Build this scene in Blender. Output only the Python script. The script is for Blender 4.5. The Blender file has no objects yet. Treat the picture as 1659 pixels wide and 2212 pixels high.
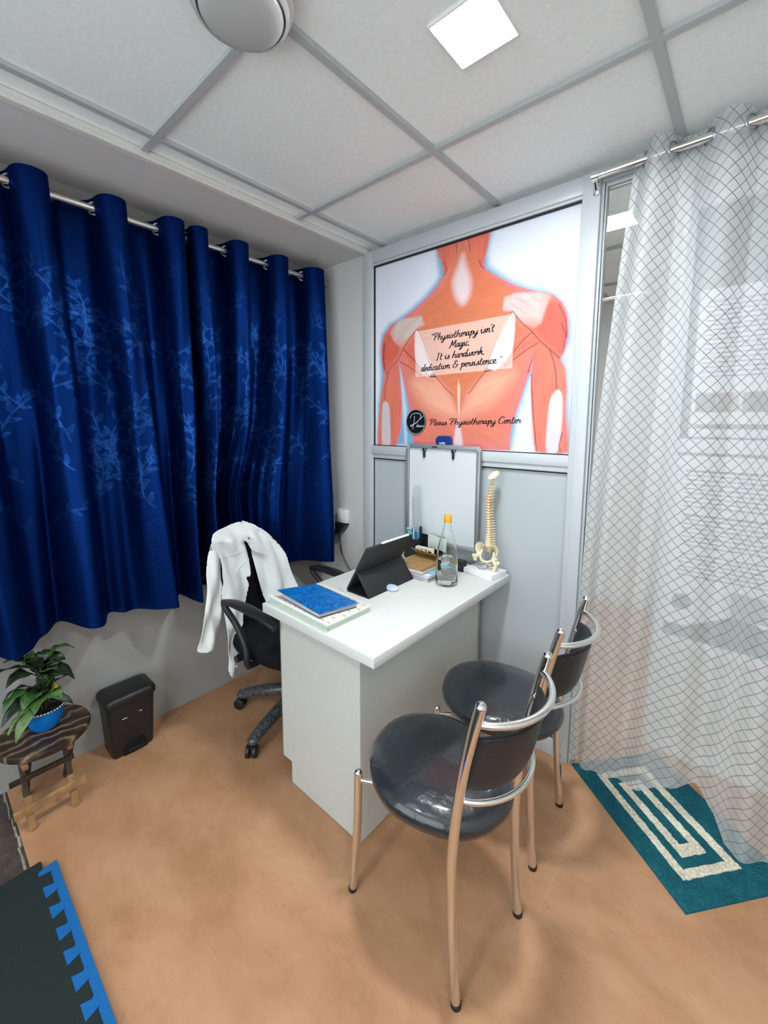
import bpy, bmesh, math, random, mathutils
import numpy as np
from mathutils import Vector, Matrix
ART={'body': [(0.4530, 2.2480), (0.4610, 2.2080), (0.4770, 2.1910), (0.4940, 2.1210), (0.4600, 2.0750), (0.4060, 2.0350), (0.3220, 1.9870), (0.2420, 1.9520), (0.1790, 1.9390), (0.1380, 1.9050), (0.1140, 1.8590), (0.1060, 1.8030), (0.1110, 1.7450), (0.1280, 1.6910), (0.1280, 1.6540), (0.1090, 1.5960), (0.0980, 1.5130), (0.0870, 1.4110), (0.0830, 1.2980), (0.2110, 1.3010), (0.2420, 1.3870), (0.2480, 1.5100), (0.2410, 1.6150), (0.2280, 1.7430), (0.2460, 1.6860), (0.2710, 1.6050), (0.2980, 1.5090), (0.3190, 1.4130), (0.3310, 1.3000), (0.8560, 1.3080), (0.8560, 1.3830), (0.8800, 1.4830), (0.9110, 1.5740), (0.9310, 1.6430), (0.9420, 1.6990), (0.9370, 1.6360), (0.9380, 1.5600), (0.9500, 1.4500), (0.9710, 1.3090), (1.1020, 1.3110), (1.0910, 1.3880), (1.0820, 1.4800), (1.0830, 1.5660), (1.0730, 1.6330), (1.0510, 1.6830), (1.0690, 1.7230), (1.0770, 1.7810), (1.0690, 1.8470), (1.0480, 1.8970), (1.0100, 1.9360), (0.9650, 1.9540), (0.9200, 1.9680), (0.8520, 2.0000), (0.7800, 2.0460), (0.7280, 2.0830), (0.7080, 2.1010), (0.7050, 2.1400), (0.7240, 2.2000), (0.7300, 2.2550)], 'halo': [(0.4470, 2.2430), (0.4570, 2.1920), (0.4690, 2.1190), (0.4510, 2.0910), (0.3880, 2.0420), (0.3020, 1.9940), (0.2210, 1.9600), (0.1580, 1.9420), (0.1080, 1.8930), (0.0940, 1.8050), (0.1030, 1.6970), (0.0980, 1.6140), (0.0830, 1.5130), (0.0750, 1.2980), (0.2800, 1.3060), (0.2780, 1.4930), (0.2340, 1.7350), (0.2800, 1.3060), (0.3110, 1.3070), (0.8660, 1.3090), (0.8880, 1.4630), (0.9270, 1.5800), (0.9360, 1.6110), (0.9700, 1.3080), (1.1140, 1.3120), (1.1020, 1.4190), (1.0920, 1.5650), (1.0850, 1.6380), (1.0670, 1.6870), (1.0920, 1.7440), (1.0900, 1.8140), (1.0720, 1.8750), (1.0340, 1.9290), (0.9780, 1.9600), (0.9060, 1.9860), (0.8370, 2.0220), (0.7650, 2.0750), (0.7270, 2.1060), (0.7210, 2.1560), (0.7380, 2.2400)], 'deltL': [(0.1690, 1.8930), (0.2060, 1.8680), (0.2330, 1.8220), (0.2230, 1.7760), (0.1800, 1.7390), (0.1420, 1.6940), (0.1240, 1.7120), (0.1120, 1.7780), (0.1140, 1.8510), (0.1360, 1.8890)], 'deltR': [(0.9800, 1.9030), (1.0290, 1.9060), (1.0610, 1.8660), (1.0760, 1.8050), (1.0730, 1.7460), (1.0550, 1.6880), (1.0140, 1.7230), (0.9680, 1.7710), (0.9260, 1.8260), (0.9650, 1.8330)], 'armL': [(0.1700, 1.7000), (0.2230, 1.7440), (0.2410, 1.6150), (0.2480, 1.5100), (0.2370, 1.3870), (0.2050, 1.3030), (0.0830, 1.2980), (0.0950, 1.5130), (0.1280, 1.6540)], 'armR': [(0.9550, 1.7600), (1.0080, 1.7230), (1.0560, 1.6700), (1.0770, 1.6260), (1.0840, 1.4800), (1.1020, 1.3110), (0.9730, 1.3090), (0.9450, 1.4820), (0.9380, 1.6430)], 'trap': [(0.5910, 2.2410), (0.5450, 2.1300), (0.4950, 2.0570), (0.3880, 2.0050), (0.3520, 1.8920), (0.4110, 1.7720), (0.4590, 1.6630), (0.5510, 1.5700), (0.5940, 1.4590), (0.6350, 1.5730), (0.7200, 1.6450), (0.7620, 1.7430), (0.8290, 1.8780), (0.8530, 1.9690), (0.7810, 2.0340), (0.6900, 2.0980), (0.6320, 2.1970)], 'tend': [(0.5970, 2.1860), (0.6140, 2.1350), (0.6400, 2.0630), (0.6340, 1.9960), (0.6030, 1.9650), (0.5650, 2.0020), (0.5460, 2.0750), (0.5740, 2.1440)], 'acrL': [(0.2000, 1.9360), (0.2470, 1.9540), (0.3700, 1.9490), (0.3860, 1.9060), (0.3420, 1.8920), (0.2940, 1.8540), (0.2430, 1.8130), (0.2010, 1.8410), (0.1690, 1.8890)], 'acrR': [(0.8050, 1.9590), (0.8530, 1.9680), (0.9530, 1.9550), (1.0040, 1.9350), (0.9870, 1.8900), (0.9680, 1.8320), (0.9430, 1.8170), (0.8920, 1.8430), (0.8460, 1.8940), (0.8000, 1.9080)], 'whL': [(0.3420, 1.8860), (0.3720, 1.8440), (0.4060, 1.7730), (0.4500, 1.6720), (0.4180, 1.6510), (0.3700, 1.6770), (0.3350, 1.7420), (0.3280, 1.8490)], 'whR': [(0.8500, 1.8910), (0.8580, 1.8160), (0.8460, 1.7280), (0.7940, 1.6700), (0.7650, 1.6560), (0.7400, 1.6810), (0.7650, 1.7560), (0.8090, 1.8490)], 'capL': [(0.2590, 1.7990), (0.3330, 1.8490), (0.3750, 1.6770), (0.4180, 1.6500), (0.3460, 1.6790), (0.2950, 1.7300)], 'capR': [(0.8580, 1.8480), (0.9340, 1.8000), (0.9590, 1.7530), (0.8980, 1.7220), (0.8230, 1.6710), (0.8550, 1.7530)], 'lowt': [(0.5890, 1.6260), (0.5990, 1.5890), (0.6000, 1.5020), (0.5970, 1.4440), (0.5880, 1.5030), (0.5840, 1.5900)], 'lowt2': [(0.5930, 1.4370), (0.6090, 1.3850), (0.6180, 1.3120), (0.5700, 1.3100), (0.5770, 1.3850)], 'elbL': [(0.1320, 1.5410), (0.1600, 1.5200), (0.1690, 1.4450), (0.1700, 1.3020), (0.1160, 1.3000), (0.1100, 1.4450), (0.1150, 1.5210)], 'elbR': [(1.0440, 1.5580), (1.0630, 1.5480), (1.0710, 1.4930), (1.0700, 1.4000), (1.0590, 1.3120), (1.0150, 1.3090), (1.0130, 1.4310), (1.0210, 1.5250)], 'gapL': [(0.4320, 1.6670), (0.4580, 1.6670), (0.4650, 1.6480), (0.4230, 1.6490)], 'gapR': [(0.7230, 1.6740), (0.7650, 1.6590), (0.7200, 1.6510)], 'neckL': [(0.4560, 2.2450), (0.5580, 2.2550), (0.5560, 2.1960), (0.5030, 2.1190), (0.4840, 2.1860)], 'neckR': [(0.6230, 2.2490), (0.7250, 2.2530), (0.7200, 2.1880), (0.7040, 2.1280), (0.6890, 2.1050), (0.6410, 2.1820)], 'latL': [(0.3160, 1.6420), (0.4690, 1.6400), (0.5510, 1.5620), (0.5840, 1.4510), (0.4350, 1.4900), (0.3470, 1.5700)], 'latR': [(0.8600, 1.6490), (0.7210, 1.6350), (0.6430, 1.5660), (0.6090, 1.4590), (0.7410, 1.5000), (0.8200, 1.5650)]}
ARTLINES=[[(0.5580, 2.2530), (0.5640, 2.2210), (0.5620, 2.1950)], [(0.6200, 2.2520), (0.6290, 2.2180), (0.6340, 2.1900)], [(0.4970, 2.1760), (0.5130, 2.1370), (0.4940, 2.1140)], [(0.6810, 2.1400), (0.6890, 2.1150), (0.7050, 2.0980)], [(0.3470, 1.8890), (0.3820, 1.8280), (0.4110, 1.7500), (0.4310, 1.6950), (0.4600, 1.6480)], [(0.8420, 1.8970), (0.8030, 1.8300), (0.7620, 1.7560), (0.7240, 1.6520)], [(0.4600, 1.6520), (0.5060, 1.6010), (0.5600, 1.5550)], [(0.7200, 1.6490), (0.6820, 1.6060), (0.6440, 1.5590)], [(0.2590, 1.7990), (0.3150, 1.7510), (0.3740, 1.6920), (0.4230, 1.6550)], [(0.2330, 1.7430), (0.3060, 1.7050), (0.3750, 1.6580)], [(0.3420, 1.8920), (0.2940, 1.8500), (0.2540, 1.8000), (0.2230, 1.7520), (0.1750, 1.7160), (0.1420, 1.6860)], [(0.8460, 1.8940), (0.8860, 1.8440), (0.9270, 1.8070), (0.9680, 1.7590), (1.0080, 1.7230), (1.0500, 1.6830)], [(0.9340, 1.8000), (0.8950, 1.7730), (0.8560, 1.7270), (0.8160, 1.6720)], [(0.9590, 1.7530), (0.9170, 1.7330), (0.8640, 1.7000), (0.8160, 1.6680)], [(1.0080, 1.7230), (1.0290, 1.6660), (1.0390, 1.6170), (1.0430, 1.5640)], [(1.0490, 1.8200), (1.0690, 1.7700), (1.0580, 1.6880)], [(1.0360, 1.8930), (1.0660, 1.8300), (1.0730, 1.7580)], [(0.1590, 1.6930), (0.1350, 1.6200), (0.1290, 1.5460)], [(0.1270, 1.8420), (0.1210, 1.7770), (0.1280, 1.7110)], [(0.9420, 1.6990), (0.9220, 1.6380), (0.9310, 1.6430)], [(1.0740, 1.3870), (1.0640, 1.3370), (1.0720, 1.3120)], [(0.9380, 1.6300), (0.9500, 1.4820), (0.9730, 1.3140)], [(0.2450, 1.6700), (0.2770, 1.5730), (0.3030, 1.4690)]]
QUOTE=[(0.3330, 1.8790), (0.8550, 1.8850), (0.8520, 1.6610), (0.3360, 1.6550)]
TEXT=[('"Physiotherapy isn\'t', (0.4290, 1.8230), (0.7630, 1.8250)), ('Magic,', (0.5370, 1.7790), (0.6440, 1.7800)), ('It is hardwork,', (0.4620, 1.7280), (0.7200, 1.7330)), ('dedication & persistence.', (0.3720, 1.6820), (0.7840, 1.6880)), ('Plexus Physiotherapy Center', (0.4240, 1.4130), (0.9000, 1.4270))]
LOGO=((0.3470, 1.4310), (0.2840, 1.4310), (0.4080, 1.4310), (0.3460, 1.4940), (0.3480, 1.3670))
COAT={'lf': [(-0.7120, 0.9530), (-0.7950, 0.9500), (-0.8730, 0.9450), (-0.9010, 0.9240), (-0.9210, 0.8820), (-0.9040, 0.8630), (-0.8790, 0.8300), (-0.8760, 0.7600), (-0.8730, 0.7160), (-0.8840, 0.6770), (-0.8890, 0.6080), (-0.8980, 0.5190), (-0.9030, 0.4770), (-0.8970, 0.4200), (-0.9110, 0.3590), (-0.8890, 0.3210), (-0.8690, 0.3570), (-0.8510, 0.4170), (-0.8390, 0.4570), (-0.8200, 0.4890), (-0.7970, 0.5140), (-0.7890, 0.5450), (-0.7760, 0.5690), (-0.7560, 0.6020), (-0.7400, 0.6430), (-0.7350, 0.6750), (-0.7460, 0.7150), (-0.7330, 0.7050), (-0.7210, 0.7170), (-0.7150, 0.8230), (-0.7280, 0.8710), (-0.7030, 0.8810)], 'rf': [(-0.7120, 0.9530), (-0.7030, 0.8810), (-0.6920, 0.8460), (-0.6880, 0.8000), (-0.6840, 0.7070), (-0.6770, 0.6460), (-0.6560, 0.5750), (-0.6320, 0.5130), (-0.4930, 0.4650), (-0.4760, 0.5230), (-0.4850, 0.6010), (-0.5080, 0.7130), (-0.5200, 0.7710), (-0.5600, 0.8400), (-0.6120, 0.8980), (-0.6630, 0.9360)], 'sl': [(-0.9310, 0.8890), (-0.9430, 0.8460), (-0.9540, 0.7870), (-0.9580, 0.7160), (-0.9750, 0.6180), (-0.9980, 0.5170), (-1.0080, 0.4660), (-0.9850, 0.4530), (-0.9600, 0.4460), (-0.9390, 0.4500), (-0.9220, 0.4810), (-0.9050, 0.5170), (-0.8900, 0.5880), (-0.8810, 0.6600), (-0.8720, 0.7000), (-0.8730, 0.7590), (-0.8710, 0.8220), (-0.8880, 0.8600)], 'co': [(-0.7520, 0.8850), (-0.7360, 0.8940), (-0.7090, 0.8780), (-0.6610, 0.8420), (-0.6360, 0.8130), (-0.6180, 0.7770), (-0.6490, 0.7940), (-0.6870, 0.8140), (-0.7110, 0.8420), (-0.7280, 0.8710)], 'bk': [(-0.6850, 0.9320), (-0.8480, 0.9220), (-0.8930, 0.8650), (-0.8920, 0.7850), (-0.8030, 0.6490), (-0.7340, 0.5690), (-0.7340, 0.3910), (-0.6240, 0.3470), (-0.5150, 0.4570), (-0.4630, 0.5810), (-0.4860, 0.6950), (-0.4980, 0.7610), (-0.5790, 0.8730)]}

PI = math.pi
COL = bpy.context.scene.collection
rnd = random.Random(7)

# ------------------------------------------------------------------ materials
MATS = {}
def mat(name, col, rough=.5, metal=0., coat=0., spec=.5, noise=0., nscale=20., bump=0., bscale=60., trans=0., ior=1.45, sheen=0., aniso=None):
    if name in MATS: return MATS[name]
    m = bpy.data.materials.new(name); m.use_nodes = True; MATS[name] = m
    nt = m.node_tree; b = nt.nodes['Principled BSDF']
    c = (*col, 1)
    b.inputs['Base Color'].default_value = c
    b.inputs['Roughness'].default_value = rough
    b.inputs['Metallic'].default_value = metal
    b.inputs['Specular IOR Level'].default_value = spec
    b.inputs['Coat Weight'].default_value = coat
    b.inputs['Coat Roughness'].default_value = .06
    b.inputs['Transmission Weight'].default_value = trans
    b.inputs['IOR'].default_value = ior
    b.inputs['Sheen Weight'].default_value = sheen
    tc = nt.nodes.new('ShaderNodeTexCoord')
    if noise > 0:
        n = nt.nodes.new('ShaderNodeTexNoise'); n.inputs['Scale'].default_value = nscale; n.inputs['Detail'].default_value = 4
        nt.links.new(tc.outputs['Object'], n.inputs['Vector'])
        r = nt.nodes.new('ShaderNodeValToRGB')
        r.color_ramp.elements[0].position = .3; r.color_ramp.elements[1].position = .7
        r.color_ramp.elements[0].color = tuple(max(0, v*(1-noise)) for v in col)+(1,)
        r.color_ramp.elements[1].color = tuple(min(1, v*(1+noise)) for v in col)+(1,)
        nt.links.new(n.outputs['Fac'], r.inputs['Fac']); nt.links.new(r.outputs['Color'], b.inputs['Base Color'])
    if bump > 0:
        n2 = nt.nodes.new('ShaderNodeTexNoise'); n2.inputs['Scale'].default_value = bscale; n2.inputs['Detail'].default_value = 5
        nt.links.new(tc.outputs['Object'], n2.inputs['Vector'])
        bp = nt.nodes.new('ShaderNodeBump'); bp.inputs['Strength'].default_value = bump; bp.inputs['Distance'].default_value = .01
        nt.links.new(n2.outputs['Fac'], bp.inputs['Height']); nt.links.new(bp.outputs['Normal'], b.inputs['Normal'])
    return m

def emission(name, col, strength):
    m = bpy.data.materials.new(name); m.use_nodes = True; nt = m.node_tree
    b = nt.nodes['Principled BSDF']
    b.inputs['Base Color'].default_value = (.9, .9, .9, 1)
    b.inputs['Emission Color'].default_value = (*col, 1); b.inputs['Emission Strength'].default_value = strength
    return m

def attr_mat(name, attr, rough=.4, spec=.5, coat=0.):
    m = bpy.data.materials.new(name); m.use_nodes = True; nt = m.node_tree
    b = nt.nodes['Principled BSDF']; a = nt.nodes.new('ShaderNodeAttribute'); a.attribute_name = attr
    nt.links.new(a.outputs['Color'], b.inputs['Base Color'])
    b.inputs['Roughness'].default_value = rough; b.inputs['Specular IOR Level'].default_value = spec
    b.inputs['Coat Weight'].default_value = coat; b.inputs['Coat Roughness'].default_value = .08
    return m

def floor_mat():
    m = bpy.data.materials.new('tan_floor_sheet'); m.use_nodes = True; nt = m.node_tree; N = nt.nodes; Lk = nt.links
    b = N['Principled BSDF']; tc = N.new('ShaderNodeTexCoord')
    mp = N.new('ShaderNodeMapping'); mp.inputs['Rotation'].default_value = (0, 0, .1); mp.inputs['Scale'].default_value = (1, 1.5, 1)
    Lk.new(tc.outputs['Object'], mp.inputs['Vector'])
    n1 = N.new('ShaderNodeTexNoise'); n1.inputs['Scale'].default_value = 4.2; n1.inputs['Detail'].default_value = 7; n1.inputs['Roughness'].default_value = .62; n1.inputs['Distortion'].default_value = .25
    Lk.new(mp.outputs['Vector'], n1.inputs['Vector'])
    r1 = N.new('ShaderNodeValToRGB'); e = r1.color_ramp.elements
    e[0].position = .36; e[0].color = (.42, .215, .108, 1); e[1].position = .66; e[1].color = (.55, .305, .172, 1)
    el = r1.color_ramp.elements.new(.5); el.color = (.49, .260, .140, 1)
    Lk.new(n1.outputs['Fac'], r1.inputs['Fac'])
    n2 = N.new('ShaderNodeTexNoise'); n2.inputs['Scale'].default_value = 17; n2.inputs['Detail'].default_value = 9; n2.inputs['Roughness'].default_value = .75
    Lk.new(mp.outputs['Vector'], n2.inputs['Vector'])
    r2 = N.new('ShaderNodeValToRGB'); r2.color_ramp.elements[0].position = .57; r2.color_ramp.elements[1].position = .72
    Lk.new(n2.outputs['Fac'], r2.inputs['Fac'])
    mx = N.new('ShaderNodeMixRGB'); mx.inputs[2].default_value = (.25, .125, .065, 1)
    fm = N.new('ShaderNodeMath'); fm.operation = 'MULTIPLY'; fm.inputs[1].default_value = .5
    Lk.new(r2.outputs['Color'], fm.inputs[0]); Lk.new(fm.outputs[0], mx.inputs[0]); Lk.new(r1.outputs['Color'], mx.inputs[1])
    # sheet seams
    br = N.new('ShaderNodeTexBrick'); br.offset = .5; br.inputs['Scale'].default_value = 1.0
    br.inputs['Brick Width'].default_value = .66; br.inputs['Row Height'].default_value = .66; br.inputs['Mortar Size'].default_value = .0016
    br.inputs['Mortar Smooth'].default_value = .4
    mp2 = N.new('ShaderNodeMapping'); mp2.inputs['Location'].default_value = (.03, .005, 0)
    Lk.new(tc.outputs['Object'], mp2.inputs['Vector']); Lk.new(mp2.outputs['Vector'], br.inputs['Vector'])
    mx2 = N.new('ShaderNodeMixRGB'); mx2.inputs[2].default_value = (.58, .37, .22, 1)
    fm2 = N.new('ShaderNodeMath'); fm2.operation = 'MULTIPLY'; fm2.inputs[1].default_value = .22
    Lk.new(br.outputs['Fac'], fm2.inputs[0]); Lk.new(fm2.outputs[0], mx2.inputs[0]); Lk.new(mx.outputs[0], mx2.inputs[1])
    Lk.new(mx2.outputs[0], b.inputs['Base Color'])
    b.inputs['Roughness'].default_value = .42; b.inputs['Specular IOR Level'].default_value = .35
    bp = N.new('ShaderNodeBump'); bp.inputs['Strength'].default_value = .12; bp.inputs['Distance'].default_value = .004
    Lk.new(n2.outputs['Fac'], bp.inputs['Height']); Lk.new(bp.outputs['Normal'], b.inputs['Normal'])
    return m

def wood_mat():
    m = bpy.data.materials.new('striped_rustic_wood'); m.use_nodes = True; nt = m.node_tree; N = nt.nodes; Lk = nt.links
    b = N['Principled BSDF']; tc = N.new('ShaderNodeTexCoord')
    w = N.new('ShaderNodeTexWave'); w.bands_direction = 'X'; w.inputs['Scale'].default_value = 6; w.inputs['Distortion'].default_value = 9; w.inputs['Detail'].default_value = 3; w.inputs['Detail Scale'].default_value = 1.4
    Lk.new(tc.outputs['Object'], w.inputs['Vector'])
    r = N.new('ShaderNodeValToRGB'); e = r.color_ramp.elements
    e[0].position = .1; e[0].color = (.022, .013, .009, 1); e[1].position = .99; e[1].color = (.24, .165, .095, 1)
    q = r.color_ramp.elements.new(.86); q.color = (.070, .040, .022, 1)
    Lk.new(w.outputs['Fac'], r.inputs['Fac']); Lk.new(r.outputs['Color'], b.inputs['Base Color']); b.inputs['Roughness'].default_value = .38
    return m

def sheer_mat():
    m = bpy.data.materials.new('sheer_net_cloth'); m.use_nodes = True; nt = m.node_tree; N = nt.nodes; Lk = nt.links
    for n in list(N):
        if n.type != 'OUTPUT_MATERIAL': N.remove(n)
    out = [n for n in N if n.type == 'OUTPUT_MATERIAL'][0]
    uv = N.new('ShaderNodeUVMap'); uv.uv_map = 'UVMap'
    dn = N.new('ShaderNodeTexNoise'); dn.inputs['Scale'].default_value = 5; Lk.new(uv.outputs[0], dn.inputs['Vector'])
    sub = N.new('ShaderNodeVectorMath'); sub.operation = 'SUBTRACT'; sub.inputs[1].default_value = (.5, .5, .5); Lk.new(dn.outputs['Color'], sub.inputs[0])
    scl = N.new('ShaderNodeVectorMath'); scl.operation = 'SCALE'; scl.inputs['Scale'].default_value = .012; Lk.new(sub.outputs[0], scl.inputs[0])
    add = N.new('ShaderNodeVectorMath'); add.operation = 'ADD'; Lk.new(uv.outputs[0], add.inputs[0]); Lk.new(scl.outputs[0], add.inputs[1])
    sp = N.new('ShaderNodeSeparateXYZ'); Lk.new(add.outputs[0], sp.inputs[0])
    def M(op, a, bb=None, val=None):
        n = N.new('ShaderNodeMath'); n.operation = op; Lk.new(a, n.inputs[0])
        if bb is not None: Lk.new(bb, n.inputs[1])
        if val is not None: n.inputs[1].default_value = val
        return n.outputs[0]
    s1 = M('ADD', sp.outputs[0], sp.outputs[1]); s2 = M('SUBTRACT', sp.outputs[0], sp.outputs[1])
    def line(s):
        f = M('PINGPONG', s, val=NET/2)
        return M('LESS_THAN', f, val=.0018)
    ln = M('MAXIMUM', line(s1), line(s2))
    tr = N.new('ShaderNodeBsdfTransparent')
    df = N.new('ShaderNodeBsdfDiffuse'); df.inputs['Color'].default_value = (.90, .93, .94, 1)
    tl = N.new('ShaderNodeBsdfTranslucent'); tl.inputs['Color'].default_value = (.90, .93, .94, 1)
    mc = N.new('ShaderNodeMixShader'); mc.inputs[0].default_value = .45; Lk.new(df.outputs[0], mc.inputs[1]); Lk.new(tl.outputs[0], mc.inputs[2])
    fill = N.new('ShaderNodeMixShader'); fill.inputs[0].default_value = .54; Lk.new(tr.outputs[0], fill.inputs[1]); Lk.new(mc.outputs[0], fill.inputs[2])
    th = N.new('ShaderNodeBsdfDiffuse'); th.inputs['Color'].default_value = (.20, .22, .22, 1)
    fin = N.new('ShaderNodeMixShader'); lf = M('MULTIPLY', ln, val=.85); Lk.new(lf, fin.inputs[0]); Lk.new(fill.outputs[0], fin.inputs[1]); Lk.new(th.outputs[0], fin.inputs[2])
    Lk.new(fin.outputs[0], out.inputs['Surface'])
    return m
NET = .040

def curtain_mat():
    m = bpy.data.materials.new('navy_jacquard'); m.use_nodes = True; nt = m.node_tree; N = nt.nodes; Lk = nt.links
    b = N['Principled BSDF']; a = N.new('ShaderNodeAttribute'); a.attribute_name = 'leaf'
    mx = N.new('ShaderNodeMixRGB'); mx.inputs[1].default_value = (.0022, .0175, .112, 1); mx.inputs[2].default_value = (.028, .125, .42, 1); b.inputs['Metallic'].default_value = .85
    Lk.new(a.outputs['Fac'], mx.inputs[0]); Lk.new(mx.outputs[0], b.inputs['Base Color'])
    mr = N.new('ShaderNodeMapRange'); mr.inputs['To Min'].default_value = .52; mr.inputs['To Max'].default_value = .3
    Lk.new(a.outputs['Fac'], mr.inputs['Value']); Lk.new(mr.outputs[0], b.inputs['Roughness'])
    b.inputs['Specular IOR Level'].default_value = .32; b.inputs['Specular Tint'].default_value = (.15, .38, 1, 1)
    b.inputs['Sheen Weight'].default_value = .0; b.inputs['Sheen Tint'].default_value = (.05, .2, .8, 1); b.inputs['Sheen Roughness'].default_value = .4
    tc = N.new('ShaderNodeTexCoord'); n2 = N.new('ShaderNodeTexNoise'); n2.inputs['Scale'].default_value = 35; n2.inputs['Detail'].default_value = 6
    Lk.new(tc.outputs['Object'], n2.inputs['Vector'])
    bp = N.new('ShaderNodeBump'); bp.inputs['Strength'].default_value = .35; bp.inputs['Distance'].default_value = .006
    Lk.new(n2.outputs['Fac'], bp.inputs['Height']); Lk.new(bp.outputs['Normal'], b.inputs['Normal'])
    return m

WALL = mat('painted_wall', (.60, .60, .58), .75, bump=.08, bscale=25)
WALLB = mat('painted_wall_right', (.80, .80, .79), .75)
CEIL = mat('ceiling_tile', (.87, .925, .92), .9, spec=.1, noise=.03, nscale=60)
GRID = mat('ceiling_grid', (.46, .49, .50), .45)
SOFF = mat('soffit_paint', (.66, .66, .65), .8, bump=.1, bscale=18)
ALU = mat('white_aluminium', (.52, .555, .58), .32, spec=.5)
GASK = mat('black_gasket', (.008, .008, .01), .5)
BOARD = mat('pale_blue_grey_board', (.45, .495, .52), .4)
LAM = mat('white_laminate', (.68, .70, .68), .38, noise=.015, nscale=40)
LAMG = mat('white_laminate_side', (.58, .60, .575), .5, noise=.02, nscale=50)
CHROME = mat('chrome', (.80, .80, .79), .10, metal=1.)
STEEL = mat('brushed_steel', (.55, .55, .53), .25, metal=1.)
BLKP = mat('black_plastic', (.012, .013, .015), .42)
BLKF = mat('black_fabric', (.006, .006, .009), .85, spec=.2)
LEATH = mat('black_leatherette', (.017, .019, .023), .36, bump=.15, bscale=120)
CUSH = mat('wrapped_grey_cushion', (.016, .0205, .026), .30, coat=.8, bump=.9, bscale=13, noise=.25, nscale=6)
WRAP = mat('plastic_wrapped_black', (.055, .062, .070), .2, coat=1., bump=1., bscale=90, noise=.6, nscale=70)
COATM = mat('white_cotton', (.74, .77, .77), .85, bump=.25, bscale=30)
BONE = mat('bone_plastic', (.78, .70, .50), .45)
DISC = mat('spinal_disc', (.80, .45, .22), .5)
NERVE = mat('nerve_root', (.72, .22, .07), .5)
GREYM = mat('grey_aluminium', (.30, .315, .33), .35, metal=.6)
PAPER = mat('paper', (.80, .80, .80), .7)

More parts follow.
